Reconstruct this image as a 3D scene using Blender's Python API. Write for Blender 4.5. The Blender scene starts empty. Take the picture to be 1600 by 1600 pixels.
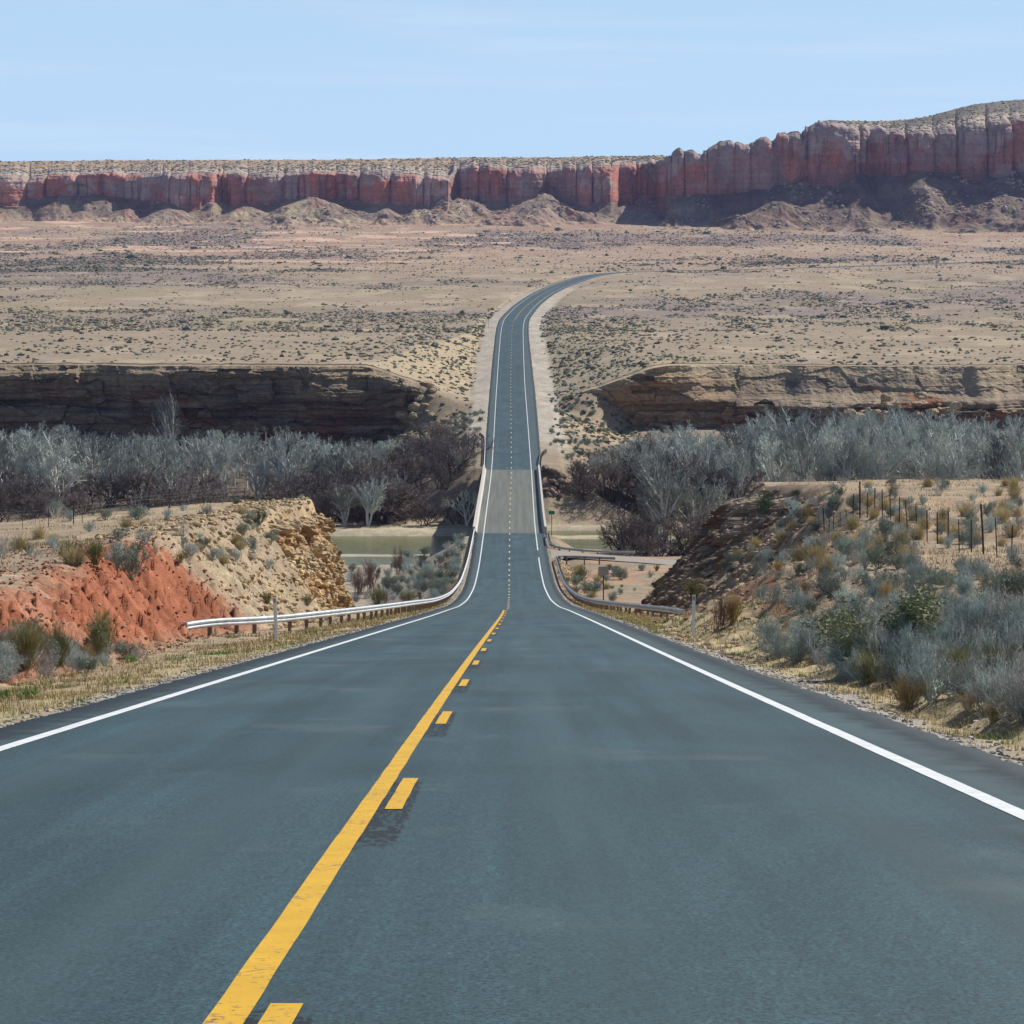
import bpy, math
import numpy as np

# ------------------------------------------------------------------ camera, world, sun
S = bpy.context.scene
COL = S.collection
F = 5000.0 / 1600.0            # focal length / frame width
cam_d = bpy.data.cameras.new('camera')
cam = bpy.data.objects.new('camera', cam_d)
COL.objects.link(cam)
cam_d.sensor_width = 36.0
cam_d.lens = 36.0 * F
cam_d.shift_y = -300.0 / 1600.0      # the photo is a crop from below the eye level
cam_d.clip_start = 0.3
cam_d.clip_end = 20000.0
cam.location = (0, 0, 0)
cam.rotation_euler = (math.pi / 2, 0, 0)
S.camera = cam

SUN_AZ, SUN_EL = math.radians(49), math.radians(43)
W = bpy.data.worlds.new('World')
S.world = W
W.use_nodes = True
nt = W.node_tree
nt.nodes.clear()
wout = nt.nodes.new('ShaderNodeOutputWorld')
wbg = nt.nodes.new('ShaderNodeBackground')
sky = nt.nodes.new('ShaderNodeTexSky')
sky.sky_type = 'NISHITA'
sky.sun_disc = False
sky.sun_elevation = SUN_EL
sky.sun_rotation = SUN_AZ
sky.altitude = 1400
sky.air_density = 1.0
sky.dust_density = 1.1
sky.ozone_density = 3.0
wbg.inputs['Strength'].default_value = 0.064
# thin cirrus high in the air
tc = nt.nodes.new('ShaderNodeTexCoord')
mp = nt.nodes.new('ShaderNodeMapping')
mp.inputs['Rotation'].default_value = (0, math.radians(-7), 0)
mp.inputs['Scale'].default_value = (5.0, 1.0, 85.0)
nz = nt.nodes.new('ShaderNodeTexNoise')
nz.inputs['Scale'].default_value = 1.3
nz.inputs['Detail'].default_value = 5.0
nz.inputs['Roughness'].default_value = 0.55
cr = nt.nodes.new('ShaderNodeMapRange')
cr.inputs['From Min'].default_value = 0.5
cr.inputs['From Max'].default_value = 0.8
cr.inputs['To Max'].default_value = 0.22
mx = nt.nodes.new('ShaderNodeMix')
mx.data_type = 'RGBA'
mx.inputs[7].default_value = (11.5, 12.2, 13.2, 1)
hs = nt.nodes.new('ShaderNodeMix')
hs.data_type = 'RGBA'
hs.blend_type = 'MULTIPLY'
hs.inputs[0].default_value = 1.0
hs.inputs[7].default_value = (0.95, 1.02, 1.08, 1)
nt.links.new(tc.outputs['Generated'], mp.inputs['Vector'])
nt.links.new(mp.outputs['Vector'], nz.inputs['Vector'])
nt.links.new(nz.outputs['Fac'], cr.inputs['Value'])
nt.links.new(sky.outputs['Color'], hs.inputs[6])
# the air close to the horizon is paler than the sky overhead
sxyz = nt.nodes.new('ShaderNodeSeparateXYZ')
nt.links.new(tc.outputs['Generated'], sxyz.inputs[0])
hr = nt.nodes.new('ShaderNodeMapRange')
hr.interpolation_type = 'SMOOTHSTEP'
hr.inputs['From Min'].default_value = 0.05
hr.inputs['From Max'].default_value = 0.26
hr.inputs['To Min'].default_value = 0.9
hr.inputs['To Max'].default_value = 0.0
nt.links.new(sxyz.outputs['Z'], hr.inputs['Value'])
hm = nt.nodes.new('ShaderNodeMix')
hm.data_type = 'RGBA'
hm.inputs[7].default_value = (6.7, 9.6, 12.8, 1)
nt.links.new(hr.outputs['Result'], hm.inputs[0])
nt.links.new(hs.outputs[2], hm.inputs[6])
nt.links.new(hm.outputs[2], mx.inputs[6])
nt.links.new(cr.outputs['Result'], mx.inputs[0])
nt.links.new(mx.outputs[2], wbg.inputs['Color'])
nt.links.new(wbg.outputs[0], wout.inputs['Surface'])

sun_d = bpy.data.lights.new('sun', 'SUN')
sun_d.energy = 5.0
sun_d.angle = math.radians(0.53)
sun_d.color = (1.0, 0.95, 0.87)
sun = bpy.data.objects.new('sun', sun_d)
COL.objects.link(sun)
sun.rotation_euler = (math.pi / 2 - SUN_EL, 0, math.pi - SUN_AZ)
sun.location = (0, 0, 500)

vs = S.view_settings
vs.view_transform = 'Standard'
vs.look = 'None'
vs.exposure = 0.30
vs.gamma = 1.0
vs.use_curve_mapping = False
S.cycles.max_bounces = 5
S.cycles.diffuse_bounces = 3
S.cycles.glossy_bounces = 2
S.cycles.transparent_max_bounces = 6
S.cycles.volume_bounces = 0

# ------------------------------------------------------------------ helpers
RNG = np.random.default_rng(7)


def hsh(ix, iy, seed):
    h = (ix.astype(np.int64) * 374761393 + iy.astype(np.int64) * 668265263 + seed * 974634777) & 0xffffffff
    h = ((h ^ (h >> 13)) * 1274126177) & 0xffffffff
    h = ((h ^ (h >> 16)) * 2246822519) & 0xffffffff
    h = h ^ (h >> 15)
    return (h & 0xffffff) / float(0xffffff)


def vnoise(x, y, seed=0):
    x = np.asarray(x, float)
    y = np.asarray(y, float)
    x, y = np.broadcast_arrays(x, y)
    ix = np.floor(x)
    iy = np.floor(y)
    fx = x - ix
    fy = y - iy
    fx = fx * fx * fx * (fx * (fx * 6 - 15) + 10)
    fy = fy * fy * fy * (fy * (fy * 6 - 15) + 10)
    a = hsh(ix, iy, seed)
    b = hsh(ix + 1, iy, seed)
    c = hsh(ix, iy + 1, seed)
    d = hsh(ix + 1, iy + 1, seed)
    return (a + (b - a) * fx) * (1 - fy) + (c + (d - c) * fx) * fy


def fbm(x, y, seed=0, oct=4, gain=0.5):
    s = 0.0
    a = 1.0
    t = 0.0
    for i in range(oct):
        s = s + a * (vnoise(x * 2.03 ** i + 17.3 * i, y * 2.03 ** i - 9.1 * i, seed + i) * 2 - 1)
        t += a
        a *= gain
    return s / t


def worley(x, y, seed=0):
    """returns (F1, random value of the nearest cell)"""
    x, y = np.broadcast_arrays(np.asarray(x, float), np.asarray(y, float))
    ix = np.floor(x)
    iy = np.floor(y)
    best = np.full(x.shape, 9.0)
    rv = np.zeros(x.shape)
    for i in (-1, 0, 1):
        for j in (-1, 0, 1):
            cx = ix + i
            cy = iy + j
            px = cx + hsh(cx, cy, seed)
            py = cy + hsh(cx, cy, seed + 11)
            d = (px - x) ** 2 + (py - y) ** 2
            m = d < best
            best = np.where(m, d, best)
            rv = np.where(m, hsh(cx, cy, seed + 23), rv)
    return np.sqrt(best), rv


def sstep(a, b, x):
    t = np.clip((np.asarray(x, float) - a) / (b - a), 0, 1)
    return t * t * (3 - 2 * t)


def smin(a, b, k):
    h = np.clip(0.5 + 0.5 * (b - a) / k, 0, 1)
    return b + (a - b) * h - k * h * (1 - h)


def smax(a, b, k):
    return -smin(-a, -b, k)


def tab(pts):
    """smooth monotone (PCHIP) interpolation through (x, y) knots"""
    p = np.array(pts, float)
    X, Y = p[:, 0], p[:, 1]
    h = np.diff(X)
    dl = np.diff(Y) / h
    m = np.zeros(len(X))
    m[0], m[-1] = dl[0], dl[-1]
    for i in range(1, len(X) - 1):
        if dl[i - 1] * dl[i] > 0:
            w1 = 2 * h[i] + h[i - 1]
            w2 = h[i] + 2 * h[i - 1]
            m[i] = (w1 + w2) / (w1 / dl[i - 1] + w2 / dl[i])

    def f(x):
        x = np.asarray(x, float)
        xc = np.clip(x, X[0], X[-1])
        i = np.clip(np.searchsorted(X, xc, side='right') - 1, 0, len(X) - 2)
        t = (xc - X[i]) / h[i]
        t2, t3 = t * t, t * t * t
        r = (2 * t3 - 3 * t2 + 1) * Y[i] + (t3 - 2 * t2 + t) * h[i] * m[i] + (-2 * t3 + 3 * t2) * Y[i + 1] + (t3 - t2) * h[i] * m[i + 1]
        return r + np.where(x < X[0], (x - X[0]) * m[0], 0) + np.where(x > X[-1], (x - X[-1]) * m[-1], 0)
    return f


def mesh_np(name, V, faces, mat=None, col=None, uv=None, smooth=False):
    """V (n,3); faces: list of int arrays (m,3)/(m,4); col (n,3) point colour; uv (n,2)"""
    me = bpy.data.meshes.new(name)
    V = np.ascontiguousarray(V, np.float32)
    me.vertices.add(len(V))
    me.vertices.foreach_set('co', V.ravel())
    faces = [np.asarray(f, np.int32) for f in faces if len(f)]
    li = np.concatenate([f.ravel() for f in faces])
    tot = np.concatenate([np.full(len(f), f.shape[1], np.int32) for f in faces])
    st = np.concatenate([[0], np.cumsum(tot)[:-1]]).astype(np.int32)
    me.loops.add(len(li))
    me.loops.foreach_set('vertex_index', li)
    me.polygons.add(len(tot))
    me.polygons.foreach_set('loop_start', st)
    me.polygons.foreach_set('loop_total', tot)
    me.polygons.foreach_set('use_smooth', np.full(len(tot), smooth, bool))
    if uv is not None:
        l = me.uv_layers.new(name='UVMap')
        l.data.foreach_set('uv', np.ascontiguousarray(np.asarray(uv, np.float32)[li]).ravel())
    if col is not None:
        c = me.color_attributes.new('Col', 'FLOAT_COLOR', 'POINT')
        cc = np.ones((len(V), 4), np.float32)
        cc[:, :3] = col
        c.data.foreach_set('color', cc.ravel())
    me.update(calc_edges=True)
    if mat:
        me.materials.append(mat)
    return me


def link(name, data, parent=None, loc=None, rotz=0.0, scale=None):
    o = bpy.data.objects.new(name, data)
    COL.objects.link(o)
    if parent:
        o.parent = parent
    if loc is not None:
        o.location = [float(v) for v in loc]
    if rotz:
        o.rotation_euler = (0, 0, float(rotz))
    if scale is not None:
        o.scale = (scale,) * 3 if np.isscalar(scale) else scale
    return o


def tag(o, label=None, cat=None, group=None, kind=None):
    if label:
        o['label'] = label
    if cat:
        o['category'] = cat
    if group:
        o['group'] = group
    if kind:
        o['kind'] = kind
    return o


def grid_faces(nr, nc):
    i = np.arange(nr - 1)[:, None] * nc + np.arange(nc - 1)[None, :]
    i = i.ravel()
    return np.stack([i, i + 1, i + nc + 1, i + nc], 1)


class MB:
    """small mesh collector"""

    def __init__(s):
        s.v = []
        s.f = []
        s.n = 0

    def add(s, V, Fs):
        V = np.asarray(V, float)
        s.v.append(V)
        for f in Fs:
            s.f.append(np.asarray(f, int) + s.n)
        s.n += len(V)

    def box(s, c, size, rz=0.0, taper=1.0, bev=0.0):
        x, y, z = [v / 2 for v in size]
        if bev:
            b = bev
            ring = np.array([(x, -y + b), (x, y - b), (x - b, y), (-x + b, y), (-x, y - b), (-x, -y + b), (-x + b, -y), (x - b, -y)])
        else:
            ring = np.array([(x, -y), (x, y), (-x, y), (-x, -y)])
        n = len(ring)
        P = np.concatenate([np.c_[ring, np.full(n, -z)], np.c_[ring * taper, np.full(n, z)]])
        c0, s0 = math.cos(rz), math.sin(rz)
        R = np.array([[c0, -s0, 0], [s0, c0, 0], [0, 0, 1]])
        P = P @ R.T + np.asarray(c, float)
        k = np.arange(n)
        q = np.stack([k, (k + 1) % n, (k + 1) % n + n, k + n], 1)
        s.add(P, [q, np.arange(n)[::-1][None, :], (np.arange(n) + n)[None, :]])

    def prism(s, path, prof, closed=True):
        """sweep profile (lateral, z) along path (x,y,z); lateral to the right of travel"""
        P = np.asarray(path, float)
        T = np.gradient(P, axis=0)
        T[:, 2] = 0
        T /= np.linalg.norm(T, axis=1)[:, None]
        Nn = np.stack([T[:, 1], -T[:, 0], np.zeros(len(T))], 1)
        pr = np.asarray(prof, float)
        V = P[:, None, :] + Nn[:, None, :] * pr[None, :, :1]
        V[:, :, 2] += pr[None, :, 1]
        n = len(pr)
        m = len(P)
        V = V.reshape(-1, 3)
        k = np.arange(n if closed else n - 1)
        fs = []
        for i in range(m - 1):
            fs.append(np.stack([i * n + k, i * n + (k + 1) % n, (i + 1) * n + (k + 1) % n, (i + 1) * n + k], 1))
        fs = [np.concatenate(fs)]
        if closed:
            fs += [np.arange(n)[None, ::-1], (np.arange(n) + (m - 1) * n)[None, :]]
        s.add(V, fs)

    def build(s, name, mat, parent=None, **kw):
        d = {}
        for f in s.f:
            d.setdefault(f.shape[1], []).append(f)
        me = mesh_np(name, np.concatenate(s.v), [np.concatenate(x) for x in d.values()], mat, smooth=kw.pop('smooth', False))
        return link(name, me, parent, **kw)


# ------------------------------------------------------------------ materials
def newmat(name):
    m = bpy.data.materials.new(name)
    m.use_nodes = True
    t = m.node_tree
    b = t.nodes['Principled BSDF']
    b.inputs['Specular IOR Level'].default_value = 0.25
    return m, t, b


def nd(t, kind, **kw):
    n = t.nodes.new(kind)
    for k, v in kw.items():
        if k in n.inputs:
            n.inputs[k].default_value = v
        else:
            setattr(n, k, v)
    return n


def mth(t, op, a, b=None, c=None):
    n = t.nodes.new('ShaderNodeMath')
    n.operation = op
    for i, v in enumerate((a, b, c)):
        if v is None:
            continue
        if hasattr(v, 'is_linked'):
            t.links.new(v, n.inputs[i])
        else:
            n.inputs[i].default_value = v
    return n.outputs[0]


def noise(t, scale, detail=4, rough=0.55, vec=None, vscale=None, dist=0.0):
    n = nd(t, 'ShaderNodeTexNoise', Scale=scale, Detail=detail, Roughness=rough, Distortion=dist)
    if vec is None:
        vec = nd(t, 'ShaderNodeTexCoord').outputs['Object']
    if vscale is not None:
        m = nd(t, 'ShaderNodeMapping', Scale=vscale)
        t.links.new(vec, m.inputs['Vector'])
        vec = m.outputs['Vector']
    t.links.new(vec, n.inputs['Vector'])
    return n.outputs['Fac']


def remap(t, v, a, b, lo, hi):
    n = nd(t, 'ShaderNodeMapRange', **{'From Min': a, 'From Max': b, 'To Min': lo, 'To Max': hi})
    t.links.new(v, n.inputs['Value'])
    return n.outputs['Result']


def mixc(t, fac, a, b, mode='MIX'):
    n = nd(t, 'ShaderNodeMix', data_type='RGBA', blend_type=mode)
    for i, v in ((0, fac), (6, a), (7, b)):
        if hasattr(v, 'is_linked'):
            t.links.new(v, n.inputs[i])
        elif isinstance(v, (int, float)):
            n.inputs[i].default_value = v
        else:
            n.inputs[i].default_value = (*v, 1)
    return n.outputs[2]


def scalec(t, colr, val):
    n = nd(t, 'ShaderNodeVectorMath', operation='SCALE')
    if hasattr(colr, 'is_linked'):
        t.links.new(colr, n.inputs[0])
    else:
        n.inputs[0].default_value = colr
    t.links.new(val, n.inputs['Scale'])
    return n.outputs[0]


def bump(t, b, h, strength, dist):
    n = nd(t, 'ShaderNodeBump', Strength=strength, Distance=dist)
    t.links.new(h, n.inputs['Height'])
    t.links.new(n.outputs[0], b.inputs['Normal'])


def simple(name, col, rough=0.8, var=0.25, scale=6.0, spec=0.25, metal=0.0, vary=0.0):
    m, t, b = newmat(name)
    n = noise(t, scale, 4)
    v = remap(t, n, 0.25, 0.75, 1 - var, 1 + var)
    if vary:
        oi = nd(t, 'ShaderNodeObjectInfo')
        v = mth(t, 'MULTIPLY', v, remap(t, oi.outputs['Random'], 0, 1, 1 - vary, 1 + vary))
    t.links.new(scalec(t, col, v), b.inputs['Base Color'])
    b.inputs['Roughness'].default_value = rough
    b.inputs['Specular IOR Level'].default_value = spec
    b.inputs['Metallic'].default_value = metal
    return m


def attr_mat(name, rough=0.95, fine=((9.0, 0.25), (1.3, 0.22), (0.22, 0.15)), bmp=None, streak=None):
    m, t, b = newmat(name)
    a = nd(t, 'ShaderNodeAttribute', attribute_name='Col')
    c = a.outputs['Color']
    for sc, am in fine:
        c = scalec(t, c, remap(t, noise(t, sc, 5, 0.65), 0.28, 0.72, 1 - am, 1 + am))
    if streak:
        for vsc, am in streak:
            c = scalec(t, c, remap(t, noise(t, 1.0, 5, 0.6, vscale=vsc), 0.28, 0.72, 1 - am, 1 + am))
    t.links.new(c, b.inputs['Base Color'])
    b.inputs['Roughness'].default_value = rough
    b.inputs['Specular IOR Level'].default_value = 0.12
    if bmp:
        bump(t, b, noise(t, bmp[0], 6, 0.7), bmp[1], bmp[2])
    return m


M = {}
M['ground'] = attr_mat('desert ground', fine=((14.0, 0.30), (2.6, 0.28), (0.45, 0.24), (0.09, 0.16)), bmp=(7.0, 0.6, 0.12))
M['cliff'] = attr_mat('river cliff rock', fine=((1.6, 0.22), (0.25, 0.18)), bmp=(1.1, 0.7, 0.6), streak=(((0.05, 0.05, 1.3), 0.28), ((0.6, 0.6, 0.07), 0.15)))
M['mesa'] = attr_mat('mesa sandstone', fine=((0.35, 0.22), (0.05, 0.18)), bmp=(0.3, 0.7, 2.0), streak=(((0.10, 0.05, 0.03), 0.15), ((0.01, 0.01, 0.30), 0.16)))
M['scrub'] = attr_mat('desert scrub foliage', fine=((3.0, 0.3),))
M['rock'] = attr_mat('loose rock', fine=((3.0, 0.25), (0.6, 0.2)))
M['grass'] = attr_mat('verge grass', fine=((2.0, 0.2),))

# asphalt: u across, v along the road
m, t, b = newmat('asphalt')
uvn = nd(t, 'ShaderNodeUVMap').outputs[0]
sp = nd(t, 'ShaderNodeSeparateXYZ')
t.links.new(uvn, sp.inputs[0])
U, Vv = sp.outputs[0], sp.outputs[1]
c = scalec(t, (0.0195, 0.047, 0.054), remap(t, noise(t, 45.0, 4, 0.8, uvn, (1, 0.6, 1)), 0.34, 0.66, 0.15, 1.95))
c = scalec(t, c, remap(t, noise(t, 9.0, 5, 0.75, uvn, (1.6, 0.5, 1)), 0.3, 0.7, 0.78, 1.25))
c = scalec(t, c, remap(t, noise(t, 1.0, 4, 0.6, uvn, (2.2, 0.045, 1)), 0.3, 0.7, 0.72, 1.3))
c = scalec(t, c, remap(t, noise(t, 1.0, 3, 0.6, uvn, (0.30, 0.10, 1), 0.6), 0.3, 0.7, 0.66, 1.34))
# pale worn smears across the lane
c = scalec(t, c, remap(t, noise(t, 16.0, 4, 0.8, uvn, (1, 0.35, 1)), 0.32, 0.68, 0.8, 1.22))
sm = remap(t, noise(t, 1.0, 5, 0.65, uvn, (0.45, 0.22, 1)), 0.56, 0.74, 0, 0.55)
c = mixc(t, sm, c, (0.10, 0.125, 0.125))
# tar patches where the grade eases, and thin sealed cracks
tp = remap(t, noise(t, 1.0, 3, 0.6, uvn, (0.35, 0.30, 1)), 0.50, 0.60, 0, 0.75)
tp = mth(t, 'MULTIPLY', tp, mth(t, 'MULTIPLY', mth(t, 'GREATER_THAN', Vv, 140.0), mth(t, 'LESS_THAN', Vv, 205.0)))
c = mixc(t, tp, c, (0.014, 0.026, 0.03))
# polished wheel tracks
wt_ = mth(t, 'ABSOLUTE', mth(t, 'SUBTRACT', mth(t, 'ABSOLUTE', U), 1.85))
wk_ = mth(t, 'MULTIPLY', remap(t, mth(t, 'ABSOLUTE', mth(t, 'SUBTRACT', wt_, 0.85)), 0.05, 0.42, 1, 0), remap(t, noise(t, 1.0, 3, 0.6, uvn, (0.5, 0.03, 1)), 0.3, 0.7, 0.1, 0.5))
c = mixc(t, wk_, c, (0.042, 0.072, 0.076))
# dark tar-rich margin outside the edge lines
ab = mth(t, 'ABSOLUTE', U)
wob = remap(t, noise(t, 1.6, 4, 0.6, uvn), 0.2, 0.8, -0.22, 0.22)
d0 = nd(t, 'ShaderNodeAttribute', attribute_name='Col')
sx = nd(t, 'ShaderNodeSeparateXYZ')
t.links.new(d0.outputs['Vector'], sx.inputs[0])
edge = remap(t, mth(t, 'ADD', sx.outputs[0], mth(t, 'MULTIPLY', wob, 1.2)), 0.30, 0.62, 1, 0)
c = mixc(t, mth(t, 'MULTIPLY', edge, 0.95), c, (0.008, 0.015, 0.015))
# grey-green dusty strip just outside the lines
dst = mth(t, 'MULTIPLY', remap(t, ab, 3.72, 3.85, 0, 0.5), mth(t, 'SUBTRACT', 1.0, edge))
c = mixc(t, dst, c, (0.06, 0.082, 0.075))
# ground-off old paint: gritty dark patches beside the dashes
vm = mth(t, 'MODULO', mth(t, 'ADD', mth(t, 'ADD', Vv, 7.8), remap(t, noise(t, 9.0, 3, 0.7, uvn), 0.3, 0.7, -0.5, 0.5)), 12.2)
pv = mth(t, 'MULTIPLY', mth(t, 'GREATER_THAN', vm, 0.0), mth(t, 'LESS_THAN', vm, 5.6))
Uw = mth(t, 'ADD', U, remap(t, noise(t, 14.0, 3, 0.6, uvn), 0.3, 0.7, -0.02, 0.02))
pu = mth(t, 'MULTIPLY', mth(t, 'GREATER_THAN', Uw, -0.21), mth(t, 'LESS_THAN', Uw, 0.02))
near = mth(t, 'LESS_THAN', Vv, 190.0)
bk = nd(t, 'ShaderNodeTexVoronoi', Scale=26.0)
mpv = nd(t, 'ShaderNodeMapping', Scale=(1.1, 0.22, 1))
t.links.new(uvn, mpv.inputs[0])
t.links.new(mpv.outputs[0], bk.inputs['Vector'])
grit = mth(t, 'MULTIPLY', remap(t, bk.outputs['Distance'], 0.48, 0.66, 1.0, 0.12), remap(t, noise(t, 7.0, 4, 0.7, uvn), 0.32, 0.45, 0.5, 1.0))
pm = mth(t, 'MULTIPLY', mth(t, 'MULTIPLY', mth(t, 'MULTIPLY', pv, pu), near), grit)
c = mixc(t, mth(t, 'MINIMUM', mth(t, 'MULTIPLY', pm, 1.3), 1.0), c, (0.004, 0.006, 0.006))
t.links.new(c, b.inputs['Base Color'])
b.inputs['Roughness'].default_value = 0.62
b.inputs['Specular IOR Level'].default_value = 0.28
bump(t, b, noise(t, 60.0, 3, 0.7, uvn), 0.5, 0.006)
M['asphalt'] = m

m, t, b = newmat('bridge deck concrete')
uvn = nd(t, 'ShaderNodeUVMap').outputs[0]
c = scalec(t, (0.115, 0.125, 0.105), remap(t, noise(t, 6.0, 5, 0.6, uvn), 0.3, 0.7, 0.85, 1.15))
c = scalec(t, c, remap(t, noise(t, 1.0, 4, 0.6, uvn, (1.6, 0.03, 1)), 0.35, 0.65, 0.78, 1.15))
t.links.new(c, b.inputs['Base Color'])
b.inputs['Roughness'].default_value = 0.75
M['deck'] = m


def paint(name, col, wear):
    m, t, b = newmat(name)
    n = noise(t, 22.0, 5, 0.75)
    n2 = noise(t, 1.2, 3, 0.6)
    f = remap(t, mth(t, 'ADD', n, mth(t, 'MULTIPLY', n2, 0.35)), wear, wear + 0.08, 0, 1)
    c = mixc(t, f, scalec(t, col, remap(t, noise(t, 4.0, 4), 0.3, 0.7, 0.88, 1.1)), (0.06, 0.065, 0.065))
    t.links.new(c, b.inputs['Base Color'])
    b.inputs['Roughness'].default_value = 0.6
    return m


M['white'] = paint('white road paint', (0.62, 0.64, 0.64), 0.80)
M['yellow'] = paint('yellow road paint', (0.58, 0.335, 0.014), 0.76)
M['paleyellow'] = paint('faded yellow road paint', (0.58, 0.47, 0.20), 0.78)
M['galv'] = simple('galvanised steel', (0.42, 0.45, 0.47), 0.5, 0.3, 1.6, 0.5, 0.5)
M['wood'] = simple('weathered timber', (0.20, 0.16, 0.13), 0.9, 0.35, 8.0)
M['dkpost'] = simple('rusted steel post', (0.075, 0.055, 0.045), 0.85, 0.3, 9.0)
M['wire'] = simple('fence wire', (0.16, 0.15, 0.14), 0.6, 0.1, 9.0)
M['conc'] = simple('parapet concrete', (0.46, 0.43, 0.38), 0.85, 0.16, 2.5)
M['girder'] = simple('girder steel', (0.10, 0.10, 0.10), 0.7, 0.2, 2.0)
M['whitep'] = simple('white plastic', (0.72, 0.74, 0.76), 0.5, 0.06, 8.0)
M['bluep'] = simple('blue plastic', (0.05, 0.20, 0.55), 0.45, 0.1, 8.0)
M['signback'] = simple('bare aluminium sign back', (0.30, 0.31, 0.33), 0.55, 0.1, 5.0, 0.4, 0.3)
M['green'] = simple('green sign face', (0.01, 0.22, 0.15), 0.5, 0.08, 5.0)
M['yellowsign'] = simple('yellow sign face', (0.75, 0.52, 0.02), 0.5, 0.08, 5.0)
M['carpaint'] = simple('dark car paint', (0.02, 0.022, 0.03), 0.3, 0.1, 2.0, 0.5)
M['glass'] = simple('tinted glass', (0.03, 0.04, 0.05), 0.1, 0.05, 2.0, 0.6)
M['tyre'] = simple('tyre rubber', (0.02, 0.02, 0.02), 0.9, 0.1, 8.0)
M['gravelroad'] = simple('pale gravel road', (0.27, 0.24, 0.20), 0.95, 0.25, 2.0)
M['bark_pale'] = simple('pale cottonwood bark', (0.60, 0.59, 0.53), 0.9, 0.25, 2.0, vary=0.22)
M['twig_pale'] = simple('pale bare twigs', (0.38, 0.41, 0.37), 0.9, 0.3, 0.7, vary=0.55)
M['bark_dark'] = simple('dark tamarisk bark', (0.09, 0.07, 0.06), 0.95, 0.3, 2.0, vary=0.25)
M['twig_dark'] = simple('brown bare twigs', (0.20, 0.165, 0.145), 0.95, 0.35, 0.7, vary=0.35)
M['twig_red'] = simple('reddish willow stems', (0.20, 0.11, 0.09), 0.95, 0.3, 1.0, vary=0.25)
M['sage'] = simple('grey sagebrush stems', (0.35, 0.41, 0.38), 0.95, 0.35, 3.0, vary=0.4)
M['sagestem'] = simple('bleached woody stems', (0.47, 0.46, 0.42), 0.95, 0.35, 3.0, vary=0.2)
M['olive'] = simple('olive green stems', (0.25, 0.24, 0.10), 0.95, 0.35, 3.0, vary=0.25)
M['grease'] = simple('greasewood stems', (0.22, 0.235, 0.13), 0.95, 0.35, 3.0, vary=0.2)
M['darkgreen'] = simple('dark green foliage', (0.12, 0.16, 0.09), 0.95, 0.35, 3.0, vary=0.2)
M['teal'] = simple('grey green foliage', (0.27, 0.31, 0.25), 0.95, 0.35, 3.0, vary=0.3)
M['gold'] = simple('dry golden stems', (0.46, 0.34, 0.16), 0.95, 0.3, 3.0, vary=0.2)
M['straw'] = simple('straw grass', (0.50, 0.41, 0.22), 0.95, 0.3, 3.0, vary=0.2)
M['fresh'] = simple('fresh green grass', (0.11, 0.26, 0.04), 0.9, 0.3, 3.0, vary=0.2)
M['woody'] = simple('brown woody stems', (0.13, 0.095, 0.075), 0.95, 0.3, 3.0)

m, t, b = newmat('muddy river water')
c = scalec(t, (0.125, 0.13, 0.05), remap(t, noise(t, 0.12, 4, 0.6, vscale=(1, 2.5, 1)), 0.3, 0.7, 0.75, 1.25))
t.links.new(c, b.inputs['Base Color'])
b.inputs['Roughness'].default_value = 0.14
b.inputs['Specular IOR Level'].default_value = 0.07
bump(t, b, noise(t, 0.9, 4, 0.6, vscale=(1.0, 2.5, 1)), 0.55, 0.12)
M['water'] = m

# ------------------------------------------------------------------ alignment and profile of the road (eye level is z = 0)
XC = tab([(-30, -0.66), (0, -0.645), (25, -0.625), (190, -0.24), (460, -0.32), (600, -0.1), (840, -0.3), (1058, 0.0), (1123, 0.5), (1235, 3.6), (1375, 9.8),
          (1505, 18.4), (1650, 31), (1770, 46), (1850, 74), (1885, 122), (1950, 207), (2100, 336), (2400, 560)])
RZ = tab([(-30, 1.2), (0, -1.33), (100, -9.72), (190, -17.25), (250, -22.2), (300, -25.8), (350, -28.5), (400, -29.75), (450, -29.95), (520, -29.1), (590, -27.6),
          (640, -25.7), (700, -23.0), (760, -20.2), (840, -16.8), (950, -10.4), (1058, -4.2), (1123, -0.9), (1250, 4.1), (1375, 9.0), (1505, 14.3), (1650, 19.8),
          (1770, 24.8), (1850, 28.1), (1950, 32.4), (2100, 39), (2400, 54), (2700, 72), (2950, 90), (3300, 112)])
EL = tab([(-30, 4.3), (0, 4.3), (250, 4.6), (440, 4.85), (600, 5.2), (1000, 5.4), (2400, 5.2)])
ER = tab([(-30, 4.5), (0, 4.5), (300, 4.9), (440, 4.9), (600, 5.6), (840, 6.1), (1058, 5.5), (2400, 5.2)])
B0, B1 = 450.0, 590.0        # bridge ends

NL = tab([(-30, -0.2), (0, -1.6), (50, -5.2), (100, -7.9), (150, -10.1), (200, -12.3), (250, -14.2), (300, -16)])
NR = tab([(-30, 0), (0, -1.2), (40, -4), (80, -6.8), (115, -8.7), (180, -10.2), (220, -11.4), (255, -13.1), (300, -15.5)])
FL = tab([(250, -33.5), (410, -36), (478, -36.7), (487, -37.5), (494, -39.3), (510, -39.3), (514, -37.85), (518, -37.85), (524, -39.5), (558, -39.5), (563, -37.7), (566, -37.0), (600, -36.6),
          (680, -35.5), (735, -34), (775, -31.0), (785, -30)])
FR = tab([(250, -23.5), (265, -24.6), (300, -27), (350, -29.5), (400, -30.5), (416, -30.9), (432, -32.2), (452, -33.8), (485, -36.2), (515, -37.3), (528, -37.8), (534, -39.3), (552, -39.0), (556, -37.8), (562, -37.8),
          (566, -39.3), (574, -39), (578, -37.4), (600, -36.6), (680, -35), (735, -32), (775, -26), (785, -25)])
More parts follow.
